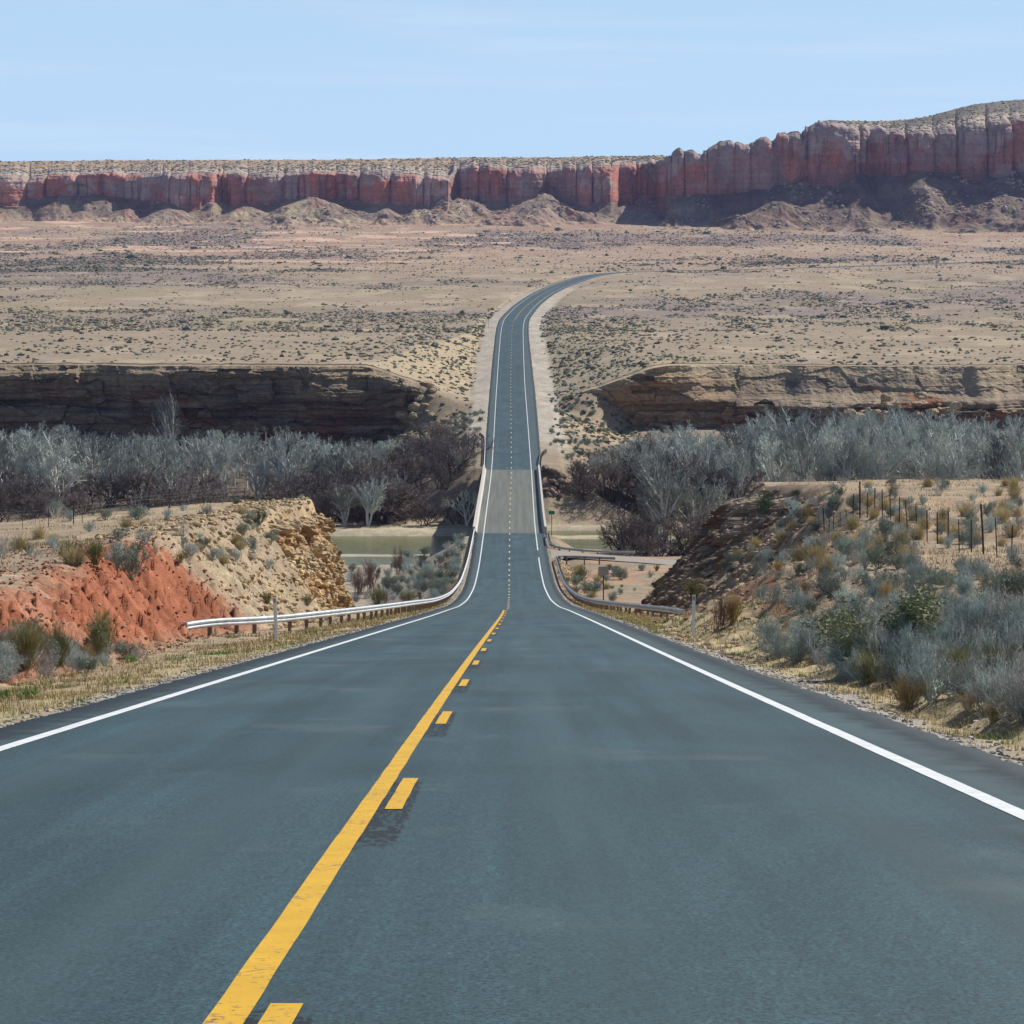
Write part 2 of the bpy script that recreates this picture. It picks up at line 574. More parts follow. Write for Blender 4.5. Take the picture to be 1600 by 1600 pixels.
PL = tab([(770, -12.0), (785, -11.3), (850, -9.4), (950, -6.6), (1058, -3.3), (1123, -0.4), (1250, 4.3), (1375, 9.1), (1505, 14.4), (1650, 19.9), (1770, 24.9), (1850, 28.2), (1950, 32.5),
          (2100, 39.1), (2400, 54.1), (2700, 72.1), (2950, 90), (3300, 112)])
WL = tab([(-30, 7.5), (0, 7.8), (80, 10.0), (115, 11.7), (130, 11.6), (150, 11.0), (200, 11.8), (255, 13.2), (300, 14)])
WR = tab([(-30, 5.4), (0, 5.6), (100, 6.2), (145, 7.4), (180, 11.2), (190, 11.8), (210, 10.6), (255, 11.2), (300, 12)])
SL = tab([(-30, 0.7), (100, 0.9), (150, 0.95), (200, 1.05), (225, 2.2), (245, 3.2), (300, 3.4)])
SR = tab([(-30, 0.35), (60, 0.38), (130, 0.48), (180, 0.66), (225, 0.9), (250, 1.2), (300, 1.3)])
ZW = -38.0


def rim_near(X):
    return 264 + 6 * fbm(X / 14.0, 0.0 * X, 31, 3) + 0.12 * np.maximum(np.abs(X) - 15, 0)


def rim_far(X):
    return 778 + 7 * fbm(X / 22.0, 0.0 * X + 3.3, 41, 3)


def ground(X, d, masks=False, detail=True):
    X, d = np.broadcast_arrays(np.asarray(X, float), np.asarray(d, float))
    xc = XC(d)
    slope = np.clip((XC(d + 2) - XC(d - 2)) / 4, -3, 3)
    u = (X - xc) / np.sqrt(1 + slope ** 2)
    R = RZ(d)
    a = np.abs(u)
    left = X < 0
    sd = sstep(-6, 6, X)
    # natural surface
    near = np.where(left, NL(d) - 0.08 * np.maximum(-X - 17, 0), NR(d) + 0.01 * np.maximum(X - 18, 0))
    near = near + 0.45 * fbm(X / 9, d / 13, 3, 4) * sstep(6, 12, a)
    flo = FL(d) * (1 - sd) + FR(d) * sd
    flo = flo + 0.25 * fbm(X / 8, d / 8, 5, 3) * sstep(300, 340, d)
    pla = PL(d) + sstep(8, 60, a) * (1.3 * fbm(X / 110, d / 150, 7, 4) + 0.18 * fbm(X / 18, d / 40, 8, 3)) * (0.5 + 0.5 * sstep(1000, 1500, d))
    pla = pla + sstep(50, 300, np.abs(X)) * sstep(1000, 1200, d) * 0.6
    k1 = sstep(-4, 7, d - rim_near(X))
    ew = 1 - sstep(16, 33, np.abs(X))
    k2 = sstep(0, 1, (d - rim_far(X) - 3 + 34 * ew) / (7 + 40 * ew))
    N = near * (1 - k1) + flo * k1
    N = N * (1 - k2) + pla * k2
    # cut and fill along the road
    e = np.where(u < 0, EL(d), ER(d)) + 0.1
    w = np.where(u < 0, WL(d), WR(d))
    w = np.where(d > 300, np.where(d > 600, e + 5.0 + 0.0 * d, e + 3), w)
    s = np.where(u < 0, SL(d), SR(d))
    s = np.where(d > 300, 0.34, s)
    verge = R - 0.07 - 0.10 * np.clip(a - e, 0, 4.5)
    wob = 0.9 * fbm(d / 7, u * 0.05, 12, 3)
    up = verge + s * np.maximum(a - w - wob, 0)
    fs = np.where(d > 600, 0.42, 0.52)
    lo = verge - fs * np.maximum(a - e - np.where(d > 600, 3.6, 1.3), 0)
    span = np.minimum(d - (B0 - 4), (B1 + 4) - d)
    lo = lo - 0.62 * np.maximum(span, 0) - np.where(span > 3, 0.6, 0)
    up = np.where((d > B0 - 8) & (d < B1 + 8) & (a > 4), up + 0.0, up)
    H = smin(N, up, 0.9)
    H = np.where(a < w - 1.5, np.minimum(N, up), H)
    H = np.maximum(H, lo)
    H = np.where((span < 0) & (a < e + 0.6), np.minimum(verge, R - 0.07), H)
    H = np.where(span < 0, H, np.minimum(H, R - 2.2))
    # side road bench
    dc = 408 - 0.02 * np.maximum(X - 5, 0) ** 1.2
    kb = (1 - sstep(4.5, 9, np.abs(d - dc))) * sstep(5.5, 8, X)
    H = H * (1 - kb) + (-29.95 - 0.07 * np.maximum(X - 6, 0)) * kb
    cutL = (u < 0) & (d < 300) & (a > w - 0.3) & (k1 < 0.7)
    cutR = (u > 0) & (d < 300) & (a > w - 0.3) & (k1 < 0.7)
    onface = np.clip((N - up + 1.2) / 1.6, 0, 1) * (d < 300) * (k1 < 0.8) * sstep(-1.0, 0.6, a - w - wob)
    if detail:
        rock = sstep(205, 232, d) * onface
        red = (1 - sstep(132, 160, d)) * onface * (u < 0)
        H = H - rock * 0.9
        rl = 1 - np.abs(fbm((d + 0.9 * u) / 2.2, u / 6.5, 61, 5, 0.62))
        f1, cv = worley(X * 1.3 + 0.4 * d, d * 0.4, 51)
        H = H + red * ((rl - 0.8) * 1.15 + (cv - 0.5) * 0.22) + onface * (1 - rock) * (u < 0) * 0.5 * fbm(X / 0.7, d / 1.6, 62, 5, 0.6)
        H = H + onface * (u > 0) * (0.7 * (np.abs(fbm((d - 0.8 * u) / 5.0, u / 3.0, 63, 4)) - 0.2) + 0.22 * fbm(X / .6, d / .9, 64, 3))
        far = sstep(300, 340, d)
        H = H + sstep(0, 2.5, a - e) * (0.05 * fbm(X / 0.35, d / 0.5, 71, 3) + 0.07 * fbm(X / 1.4, d / 2.2, 72, 3)) / (1 + (np.maximum(d, 0) / 160) ** 2)
    if masks:
        return H, u, a, e, w, N, k1, k2, onface, R
    return H


def px_ground(px, py, dmin=12.0, dmax=2900.0):
    """where the line of sight through a photo point meets the ground (used to survey positions)"""
    d = np.exp(np.linspace(math.log(dmin), math.log(dmax), 3000))
    X = (px - 800) / 5000 * d
    zr = (500 - py) / 5000 * d
    h = ground(X, d)
    hit = h >= zr
    if not hit.any():
        return px_ground(px, py, dmin, 2900.0) if dmax < 2800 else (float(X[-1]), float(d[-1]), float(h[-1]))
    k = np.argmax(hit)
    return float(X[k]), float(d[k]), float(h[k])


def on_road(X, d, m=0.8):
    u = X - float(XC(d))
    return -float(EL(d)) - m < u < float(ER(d)) + m


# ------------------------------------------------------------------ ground sheet
def mixr(a, b, k):
    return a * (1 - k[..., None]) + np.asarray(b) * k[..., None]


def ground_colour(X, d, H, u, a, e, w, N, k1, k2, onface):
    n1 = fbm(X / 6, d / 9, 101, 4)
    n2 = fbm(X / 1.5, d / 2.2, 102, 3)
    C = np.zeros(X.shape + (3,)) + np.array([0.31, 0.24, 0.165])
    C = mixr(C, (0.35, 0.225, 0.15), sstep(0.05, 0.45, n1 + 0.15) * (X > 0) * 0.4)
    C = mixr(C, (0.42, 0.34, 0.20), sstep(0.1, 0.5, n2) * 0.5)
    # cut faces
    redk = (1 - sstep(128, 150, d + 8 * n2 + 6 * n1)) * onface * (u < 0)
    C = mixr(C, (0.295, 0.105, 0.055), redk)
    C = mixr(C, (0.21, 0.065, 0.03), redk * sstep(0.05, 0.3, fbm((d + 0.9 * u) / 1.1, u / 3.0, 106, 4)) * 0.8)
    C = mixr(C, (0.38, 0.18, 0.11), redk * sstep(0.0, 0.4, n1 + n2 * 0.5) * 0.8 * (1 - sstep(85, 120, d)))
    yel = sstep(205, 226, d + 4 * n2) * onface * (u < 0)
    C = mixr(C, (0.41, 0.295, 0.165), yel)
    C = mixr(C, (0.40, 0.20, 0.09), yel * sstep(0.15, 0.4, fbm(X / 1.1, d / 3, 103, 3)))
    rr = onface * (u > 0)
    C = mixr(C, (0.30, 0.235, 0.15), rr * 0.8)
    C = mixr(C, (0.20, 0.10, 0.062), rr * sstep(0.14, 0.34, fbm(X / 2.0, d / 4, 104, 4)) * 0.85)
    C = mixr(C, (0.20, 0.15, 0.12), rr * sstep(205, 235, d) * 0.8)
    # verge: gravel then straw
    vg = (1 - sstep(0.2, 0.75, a - e + 0.5 * n2)) * (d < 440)
    st = (1 - sstep(2.0, 3.6, a - e + 0.8 * n1)) * (1 - vg) * (d < 440)
    C = mixr(C, (0.40, 0.33, 0.19), st * 0.8)
    C = mixr(C, (0.33, 0.31, 0.275), vg)
    # canyon floor
    fl = k1 * (1 - k2)
    C = mixr(C, (0.25, 0.20, 0.14), fl * 0.85)
    C = mixr(C, (0.085, 0.065, 0.05), fl * sstep(575, 600, d) * (1 - sstep(740, 775, d) * (X > 0)) * sstep(14, 24, a) * 0.85)  # dark brown floor, deepened with painted shade under the trees
    C = mixr(C, (0.42, 0.36, 0.25), fl * sstep(553, 560, d) * (1 - sstep(568, 585, d + 8 * n1)))
    C = mixr(C, (0.34, 0.265, 0.175), fl * sstep(690, 740, d) * (1 - 0.75 * sstep(24, 34, a)))
    C = mixr(C, (0.40, 0.35, 0.26), fl * (H < -37.2) * 0.8)
    C = mixr(C, (0.33, 0.31, 0.26), fl * (d < 480) * (X < 0) * 0.5)
    C = mixr(C, (0.35, 0.22, 0.14), fl * (d < 430) * (X > 5) * sstep(0.0, 0.3, n1))
    # far plain
    b1 = fbm(X / 130, d / 230, 111, 4)
    b2 = fbm(X / 45, d / 110, 112, 4)
    b3 = fbm(X / 16, d / 38, 113, 4)
    P = np.zeros_like(C) + np.array([0.275, 0.22, 0.158])
    P = mixr(P, (0.34, 0.23, 0.165), sstep(1500, 2200, d + 250 * b1) * 0.5)
    P = mixr(P, (0.19, 0.152, 0.145), sstep(0.03, 0.28, b1 + 0.4 * b2) * 0.75 * sstep(1050, 1250, d))
    P = mixr(P, (0.25, 0.21, 0.125), sstep(0.12, 0.35, b2) * 0.5 * (1 - sstep(1500, 2000, d)))
    P = mixr(P, (0.40, 0.325, 0.225), sstep(0.15, 0.4, b3 - 0.3 * b1) * 0.5)
    pk = np.exp(-((d - 2090 - 8 * b2 - 0.05 * (X + 150)) / 12) ** 2) * sstep(-240, -190, X + 30 * b2) * (1 - sstep(-90, -20, X))
    pk = np.maximum(pk, sstep(0.25, 0.4, fbm(X / 40, d / 30, 115, 4)) * sstep(2150, 2300, d) * (X < 0))
    P = mixr(P, (0.56, 0.38, 0.27), pk * 0.9)
    P = mixr(P, (0.30, 0.17, 0.13), sstep(0.2, 0.42, fbm(X / 90, d / 60, 116, 3)) * sstep(1900, 2300, d) * 0.6)
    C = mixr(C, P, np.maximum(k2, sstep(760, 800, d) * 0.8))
    # pale gravel aprons beside the climbing road
    ga = (1 - sstep(3.4, 5.2, a - e + 1.2 * fbm(X / 3, d / 12, 117, 3) - (u > 0) * 1.3)) * sstep(615, 680, d) * (1 - sstep(1300, 1700, d))
    C = mixr(C, (0.37, 0.335, 0.28), ga * 0.85)
    C = C * (1 + 0.22 * ga * fbm(X / 1.2, d / 7, 118, 4))[..., None]
    cutf = (N > H + 0.4) * sstep(780, 820, d) * (a > e + 5)
    C = mixr(C, (0.37, 0.295, 0.185), cutf * (u < 0) * 0.8)
    C = mixr(C, (0.36, 0.31, 0.21), cutf * (u > 0) * 0.7)
    return C


rows = []
dd = -14.0
while dd < 2960:
    rows.append(dd)
    st_ = max(0.16, 0.0045 * (dd + 14))
    if 196 < dd < 275:
        st_ = 0.35
    if 470 < dd < 600:
        st_ = 1.2
    if 765 < dd < 800:
        st_ = 1.3
    dd += st_
rows = np.array(rows)
ti = np.linspace(-0.172, 0.172, 760)
to = 0.172 + (np.linspace(0, 1, 46)[1:] ** 1.6) * 0.75
tt = np.concatenate([-to[::-1], ti, to])
D = np.repeat(rows[:, None], len(tt), 1)
XX = tt[None, :] * (D + 22)
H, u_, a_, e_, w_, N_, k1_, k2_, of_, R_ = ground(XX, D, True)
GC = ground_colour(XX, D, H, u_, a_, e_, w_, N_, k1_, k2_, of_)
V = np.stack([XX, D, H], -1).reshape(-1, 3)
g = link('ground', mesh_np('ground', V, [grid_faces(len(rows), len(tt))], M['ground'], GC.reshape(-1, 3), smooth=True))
tag(g, 'tan desert ground of cut banks, canyon floor and sloping scrub plain', 'ground', kind='structure')
del H, u_, a_, e_, w_, N_, k1_, k2_, of_, R_, GC, V, D, XX

# ------------------------------------------------------------------ road
def road_pts(v, u, dz=0.0):
    v, u = np.broadcast_arrays(np.asarray(v, float), np.asarray(u, float))
    sl = (XC(v + 1) - XC(v - 1)) / 2
    n = np.sqrt(1 + sl ** 2)
    return np.stack([XC(v) + u / n, v - u * sl / n, RZ(v) + dz - 0.003 * np.abs(u) - 0.11 * u * sstep(1890, 1960, v)], -1)


def vrange(a, b, f=0.006, mn=0.4):
    r = [a]
    while r[-1] < b:
        r.append(r[-1] + max(mn, f * abs(r[-1])))
    r[-1] = b
    return np.array(r)


def strip(v, us, dz, mat, name, parent=None, col=None):
    Vv_, Uu = np.meshgrid(v, us, indexing='ij')
    P = road_pts(Vv_, Uu, dz if np.isscalar(dz) else dz[:, None])
    return P, np.stack([Uu, Vv_], -1)


def road_mesh(v):
    eL = EL(v) + 0.05 * fbm(v / 3.5, v * 0, 201, 3) + 0.06 * fbm(v / 0.4, v * 0, 202, 2)
    eR = ER(v) + 0.05 * fbm(v / 3.5, v * 0, 203, 3) + 0.06 * fbm(v / 0.4, v * 0, 204, 2)
    inner = np.linspace(-3.9, 3.9, 15)
    Us = np.concatenate([np.stack([-eL - 0.16, -eL, -eL + 0.25], 1), np.repeat(inner[None], len(v), 0), np.stack([eR - 0.25, eR, eR + 0.16], 1)], 1)
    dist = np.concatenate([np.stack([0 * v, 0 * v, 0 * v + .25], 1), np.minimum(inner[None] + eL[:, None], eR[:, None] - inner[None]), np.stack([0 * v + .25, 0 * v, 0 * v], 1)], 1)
    Vs = np.repeat(v[:, None], Us.shape[1], 1)
    P = road_pts(Vs, Us)
    P[:, 0, 2] -= 0.16
    P[:, -1, 2] -= 0.16
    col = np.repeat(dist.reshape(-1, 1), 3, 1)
    return P.reshape(-1, 3), grid_faces(*Us.shape), np.stack([Us, Vs], -1).reshape(-1, 2), col


vA = vrange(-12, B0, 0.004, 0.35)
vB = vrange(B1, 2350, 0.004)
PA, fA, uA, cA = road_mesh(vA)
PB, fB, uB, cB = road_mesh(vB)
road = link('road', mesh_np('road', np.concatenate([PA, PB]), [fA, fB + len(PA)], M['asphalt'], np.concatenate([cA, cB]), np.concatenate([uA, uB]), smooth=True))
tag(road, 'two lane asphalt highway dropping to the bridge and climbing beyond', 'road', kind='structure')


def lines(name, mat, segs, u, wd):
    mb = MB()
    for a0, b0 in segs:
        v = vrange(a0, b0, 0.006, 0.5)
        dz = 0.004 + 0.00002 * v
        j = 0.004 * fbm(v / 0.8, v * 0, 210, 2)
        L = road_pts(v, u - wd / 2 + j)
        Rr = road_pts(v, u + wd / 2 + j)
        L[:, 2] += dz
        Rr[:, 2] += dz
        n = len(v)
        k = np.arange(n - 1)
        mb.add(np.concatenate([L, Rr]), [np.stack([k, k + n, k + n + 1, k + 1], 1)])
    return mb.build(name, mat, road)


lines('edge_line', M['white'], [(-12, 2340)], -3.66, 0.135)
lines('edge_line', M['white'], [(-12, 401), (415, 2340)], 3.66, 0.135)
lines('centre_line', M['yellow'], [(-12, 192)], -0.245, 0.125)
lines('centre_line', M['yellow'], [(1150, 1600)], 0.12, 0.16)
ds = [(7.1 + 12.2 * k, 10.25 + 12.2 * k) for k in range(0, 94)]
lines('dashed_line', M['yellow'], [s for s in ds if s[1] < 200], -0.085, 0.105)
lines('dashed_line', M['paleyellow'], [s for s in ds if s[0] > 200], -0.02, 0.15)

# gravel side road
v = np.linspace(4.9, 75, 60)
dcs = 408 - 0.02 * np.maximum(v - 5, 0) ** 1.2
hw = 4.6 + 3.0 * np.exp(-(v - 4.9) / 2.0)
Ls = np.stack([v, dcs - hw, 0 * v], 1)
Rs = np.stack([v, dcs + hw, 0 * v], 1)
zs = -29.84 - 0.07 * np.maximum(v - 6, 0)
Ls[:, 2] = zs
Rs[:, 2] = zs
k = np.arange(len(v) - 1)
n = len(v)
sr = link('side_road', mesh_np('side_road', np.concatenate([Ls, Rs]), [np.stack([k, k + 1, k + n + 1, k + n], 1)], M['gravelroad']))
tag(sr, 'pale gravel side road leaving the highway before the bridge', 'side road', kind='structure')

# river
wv = np.array([(-420, 470, ZW), (420, 470, ZW), (420, 640, ZW), (-420, 640, ZW)])
wt = link('river', mesh_np('river', wv, [np.array([[0, 1, 2, 3]])], M['water']))
tag(wt, 'slow muddy green river under the bridge', 'river', kind='structure')

# ------------------------------------------------------------------ bridge
br = link('bridge', None, loc=(0, 0, 0))
tag(br, 'low concrete highway bridge with solid parapets over the green river', 'bridge')
v = np.linspace(B0, B1, 60)
Us = np.linspace(-5.35, 5.35, 21)
P, uvs = strip(v, Us, 0.0, None, '')
top = P.reshape(-1, 3)
bot = top - np.array([0, 0, 0.45])
nU = len(Us)
gf = grid_faces(len(v), nU)
n = len(top)
k = np.arange(len(v) - 1)
sides = np.concatenate([np.stack([k * nU, (k + 1) * nU, (k + 1) * nU + n, k * nU + n], 1), np.stack([k * nU + nU - 1, k * nU + nU - 1 + n, (k + 1) * nU + nU - 1 + n, (k + 1) * nU + nU - 1], 1)])
k2 = np.arange(nU - 1)
ends = np.concatenate([np.stack([k2, k2 + 1, k2 + 1 + n, k2 + n], 1), np.stack([k2 + (len(v) - 1) * nU, k2 + 1 + (len(v) - 1) * nU, k2 + 1 + n + (len(v) - 1) * nU, k2 + n + (len(v) - 1) * nU], 1)])
uvf = np.concatenate([uvs.reshape(-1, 2)] * 2)
link('deck', mesh_np('deck', np.concatenate([top, bot]), [gf, gf[:, ::-1] + n, sides, ends], M['deck'], uv=uvf), br)
jers = np.array([(0.0, 0.02), (0.0, 0.10), (0.20, 0.34), (0.28, 0.92), (0.58, 0.92), (0.62, -0.4), (0.30, -0.4)])
for sgn in (-1, 1):
    mb = MB()
    vv = np.linspace(B0, B1, 60)
    base = road_pts(vv, sgn * 4.62)
    mb.prism(base, np.c_[jers[:, 0] * sgn, jers[:, 1]])
    mb.build('parapet', M['conc'], br)
for uu in (-4.0, -1.4, 1.4, 4.0):
    mb = MB()
    mb.prism(road_pts(np.linspace(B0 + 0.5, B1 - 0.5, 40), uu), np.array([(-0.25, -0.47), (0.25, -0.47), (0.25, -0.6), (0.07, -0.62), (0.07, -1.9), (0.28, -1.92), (0.28, -2.02), (-0.28, -2.02), (-0.28, -1.92), (-0.07, -1.9), (-0.07, -0.62), (-0.25, -0.6)]))
    mb.build('girder', M['girder'], br)
for dp in (496, 543):
    mb = MB()
    zc = float(RZ(dp)) - 2.05
    x0 = float(XC(dp))
    mb.box((x0, dp, zc - 0.5), (10.4, 1.4, 1.0), bev=0.2)
    for uu in (-3.6, 0, 3.6):
        mb.box((x0 + uu, dp, (zc - 1.0 - 42) / 2), (1.1, 1.1, 42 + zc - 1.0), bev=0.3)
    mb.build('pier', M['conc'], br)
for dp in (B0 - 0.6, B1 + 0.6):
    mb = MB()
    zc = float(RZ(dp)) - 0.35
    mb.box((float(XC(dp)), dp, zc - 2.2), (11.0, 1.1, 4.4))
    mb.build('abutment', M['conc'], br)

# ------------------------------------------------------------------ guardrails
WB = np.array([(0.0, 0.31), (0.03, 0.30), (0.085, 0.25), (0.085, 0.21), (0.02, 0.165), (0.02, 0.145), (0.085, 0.10), (0.085, 0.06), (0.03, 0.01), (0.0, 0.0)])
WBs = np.concatenate([WB, WB[::-1] - np.array([0.012, 0.0])])


def guardrail(path_xd, side, label, step=1.9, post='wood', bury=False, zfun=None):
    """side: +1 the ridged face looks to the right of travel"""
    p = np.array(path_xd, float)
    L = np.concatenate([[0], np.cumsum(np.linalg.norm(np.diff(p, axis=0), axis=1))])
    s = np.linspace(0, L[-1], int(L[-1] / 0.95) + 1)
    x = np.interp(s, L, p[:, 0])
    y = np.interp(s, L, p[:, 1])
    ker = np.ones(5) / 5
    if len(x) > 12:
        x[2:-2] = np.convolve(x, ker, 'valid')
        y[2:-2] = np.convolve(y, ker, 'valid')
    z = ground(x, y, detail=False) if zfun is None else RZ(y) - 0.1 - 0.10 * np.clip(np.abs(x - XC(y)) - 4.8, 0, 5.0)
    if len(z) > 16:
        zz = np.convolve(np.pad(z, 6, 'edge'), np.ones(13) / 13, 'valid')
    else:
        zz = z
    root = link('guardrail', None, loc=(x[0], y[0], z[0]))
    o = np.array([x[0], y[0], z[0]])
    path = np.stack([x, y, zz + 0.46], 1) - o
    mb = MB()
    mb.prism(path, np.c_[WBs[:, 0] * side, WBs[:, 1]])
    mb.build('rail', M['galv'], root)
    T = np.gradient(np.stack([x, y], 1), axis=0)
    ang = np.arctan2(T[:, 1], T[:, 0])
    Nn = np.stack([np.sin(ang), -np.cos(ang)], 1)
    sp_ = np.arange(0.6, L[-1] - 0.3, step)
    if len(sp_) > 98:
        sp_ = np.linspace(0.6, L[-1] - 0.5, 98)
    proto = None
    for q in sp_:
        i = int(np.argmin(np.abs(s - q)))
        if proto is None:
            mb = MB()
            mb.box((0, 0, -0.14), (0.16, 0.15, 1.66), bev=0.01)
            mb.box((0, 0.13, 0.60), (0.14, 0.15, 0.32))
            proto = mb.build('post', M[post], root)
            c = proto
        else:
            c = proto.copy()
            COL.objects.link(c)
        off = Nn[i] * side * (-0.21)
        c.location = (float(x[i] - o[0] + off[0]), float(y[i] - o[1] + off[1]), float(zz[i] - o[2] + 0.02))
        c.rotation_euler = (0, 0, float(ang[i] + (math.pi if side > 0 else 0)))
    # flared end shoe
    for j in ((0,) if bury else (0, -1)):
        mb = MB()
        mb.box((float(x[j] - o[0]), float(y[j] - o[1]), float(zz[j] - o[2] + 0.615)), (0.14, 0.20, 0.34), rz=float(ang[j]), bev=0.04)
        mb.build('end_cap', M['galv'], root)
    tag(root, label, 'guardrail', 'guardrails along the highway')
    return root


def upath(pts):
    return [(float(XC(d_)) + u_, d_) for d_, u_ in pts]


def dens(pts):
    p = np.array(pts)
    f = tab(p)
    d_ = np.linspace(p[0, 0], p[-1, 0], 60)
    return upath(list(zip(d_, f(d_))))


guardrail(dens([(121, -12.0), (130, -10.2), (145, -8.2), (165, -6.8), (190, -6.0), (230, -5.5), (266, -5.3), (350, -5.15), (449.5, -5.0)]), 1,
          'long silver guardrail running out of the red bank down to the bridge', 2.6, zfun='verge')
guardrail(dens([(190, 10.4), (200, 8.9), (215, 7.3), (235, 6.3), (266, 5.9), (330, 5.7), (396, 5.7)]) + [(6.3, 398.5), (7.4, 399.2), (12.8, 398.5)], -1,
          'grey guardrail that starts by the white marker post and bends into the gravel side road', 2.4, zfun='verge')
guardrail([(float(XC(d_)) + 5.15, d_) for d_ in np.linspace(449.5, 424, 12)] + [(5.4, 419.5), (6.6, 417.5), (11, 416.8), (15.9, 416)], 1,
          'grey guardrail from the bridge parapet around the far corner of the side road', 1.9)
guardrail(dens([(590.5, -5.1), (640, -5.3), (662, -5.6), (674, -6.6)]), 1, 'short dark guardrail past the far bridge end, on the lane facing traffic', 1.9)
guardrail(dens([(590.5, 5.1), (615, 5.5), (624, 5.9), (632, 6.8)]), -1, 'short guardrail past the far bridge end, above the boulder pile', 1.9)

# ------------------------------------------------------------------ marker posts, signs, litter, car
def marker(px, d_, label):
    X = (px - 800) / 5000 * d_
    z = float(ground(X, d_))
    r = link('marker_post', None, loc=(X, d_, z))
    mb = MB()
    mb.box((0, 0, 0.55), (0.10, 0.03, 1.5), bev=0.008)
    mb.build('post', M['whitep'], r)
    mb = MB()
    mb.box((0, -0.02, 1.20), (0.075, 0.008, 0.12))
    mb.build('reflector', M['signback'], r)
    r.rotation_euler = (0, math.radians(-2.5 if px < 800 else 1.0), 0)
    tag(r, label, 'marker post', 'white roadside marker posts')


marker(432, 93, 'thin white marker post leaning in front of the long silver guardrail')
marker(1083, 95, 'thin white marker post at the near end of the grey guardrail by the brown shrub')


def road_sign(name, px, d_, ztop, w, h, face, back, label, cat, diamond=False, posts=1, rz=0.0, group=None):
    X = (px - 800) / 5000 * d_
    z = float(ground(X, d_))
    r = link(name, None, loc=(X, d_, z), rotz=rz)
    mb = MB()
    hh = ztop - z
    for i in range(posts):
        mb.box(((i - (posts - 1) / 2) * w * 0.6, 0.04, hh / 2 - 0.2), (0.09, 0.06, hh + 0.4 - (0.1 if not diamond else h * 0.4)))
    mb.build('post', M['dkpost'], r)
    mb = MB()
    zc = hh - h / 2
    if diamond:
        pts = [(0, -h / 2), (w / 2, 0), (0, h / 2), (-w / 2, 0)]
    else:
        b_ = 0.05
        pts = [(-w / 2 + b_, -h / 2), (w / 2 - b_, -h / 2), (w / 2, -h / 2 + b_), (w / 2, h / 2 - b_), (w / 2 - b_, h / 2), (-w / 2 + b_, h / 2), (-w / 2, h / 2 - b_), (-w / 2, -h / 2 + b_)]
    n_ = len(pts)
    F_ = np.array([(a0, -0.02, zc + b0) for a0, b0 in pts] + [(a0, 0.005, zc + b0) for a0, b0 in pts])
    k_ = np.arange(n_)
    mb.add(F_, [k_[None, :], (k_[::-1] + n_)[None, :], np.stack([k_, k_ + n_, (k_ + 1) % n_ + n_, (k_ + 1) % n_], 1)])
    mb.build('panel', face, r)
    tag(r, label, cat, group)
    return r


road_sign('road_sign', 943, 283, -20.9 - 0.9, 0.95, 0.78, M['signback'], None, 'grey back of a road sign on one post among roadside bushes', 'sign', rz=0.25)
road_sign('road_sign', 862, 446, -26.6, 0.85, 0.5, M['green'], None, 'small green sign beside the bridge parapet, with the river behind', 'sign')
road_sign('warning_sign', 763.5, 1090, 4.05, 1.3, 1.3, M['yellowsign'], None, 'yellow diamond warning sign before the bend, beside the climbing road', 'sign', diamond=True)
road_sign('warning_sign', 1004, 1835, 30.2, 1.7, 1.7, M['yellowsign'], None, 'tiny yellow diamond warning sign past the bend on the plain', 'sign', diamond=True)


def blob(rng, r, squash=0.7, sub=2, jag=0.25):
    import bmesh
    bm = bmesh.new()
    bmesh.ops.create_icosphere(bm, subdivisions=sub, radius=1.0)
    V_ = np.array([v.co[:] for v in bm.verts])
    f_ = np.array([[v.index for v in q.verts] for q in bm.faces])
    bm.free()
    dirs = rng.normal(size=(7, 3))
    dirs /= np.linalg.norm(dirs, axis=1)[:, None]
    for q in dirs:
        lim = rng.uniform(0.55, 0.85)
        pr = V_ @ q
        V_ = V_ - np.maximum(pr - lim, 0)[:, None] * q[None] * 0.9
    V_ = V_ * (1 + rng.uniform(-jag, jag, (len(V_), 1)) * 0.35)
    V_[:, 2] *= squash
    return V_ * r, f_


rng = np.random.default_rng(5)
for px, py, mat_, r_, lab, nm in ((1340, 1058, 'whitep', 0.045, 'crumpled white litter lying in the straw beside the grey brush', 'litter'), (1478, 1084, 'bluep', 0.035, 'scrap of blue plastic under the grey brush', 'litter')):
    X, d_, z = px_ground(px, py)
    V_, f_ = blob(rng, r_, 0.6, 3, 0.7)
    o = link(nm, mesh_np(nm, V_ * np.array([1.6, 1, 1]), [f_], M[mat_]), loc=(X, d_, z + 0.04))
    tag(o, lab, 'litter', 'roadside litter')

# the dark van far off on the plain
dv = 1887.0
xv = float(XC(dv))
car = link('van', None, loc=(xv, dv, float(RZ(dv))), rotz=-0.5)
mb = MB()
prof = np.array([(-2.4, 0.35), (2.4, 0.35), (2.45, 1.0), (1.75, 1.15), (1.2, 1.95), (-2.3, 2.0), (-2.42, 1.2)])
n_ = len(prof)
Vc = np.concatenate([np.c_[np.full(n_, -0.95), -prof[:, 0], prof[:, 1]], np.c_[np.full(n_, 0.95), -prof[:, 0], prof[:, 1]]])
k_ = np.arange(n_)
mb.add(Vc, [k_[None, :], (k_[::-1] + n_)[None, :], np.stack([k_, k_ + n_, (k_ + 1) % n_ + n_, (k_ + 1) % n_], 1)])
mb.build('body', M['carpaint'], car)
mb = MB()
mb.add([(-0.8, -1.72, 1.22), (0.8, -1.72, 1.22), (0.75, -1.26, 1.84), (-0.75, -1.26, 1.84)], [np.array([[0, 1, 2, 3]])])
mb.build('windscreen', M['glass'], car)
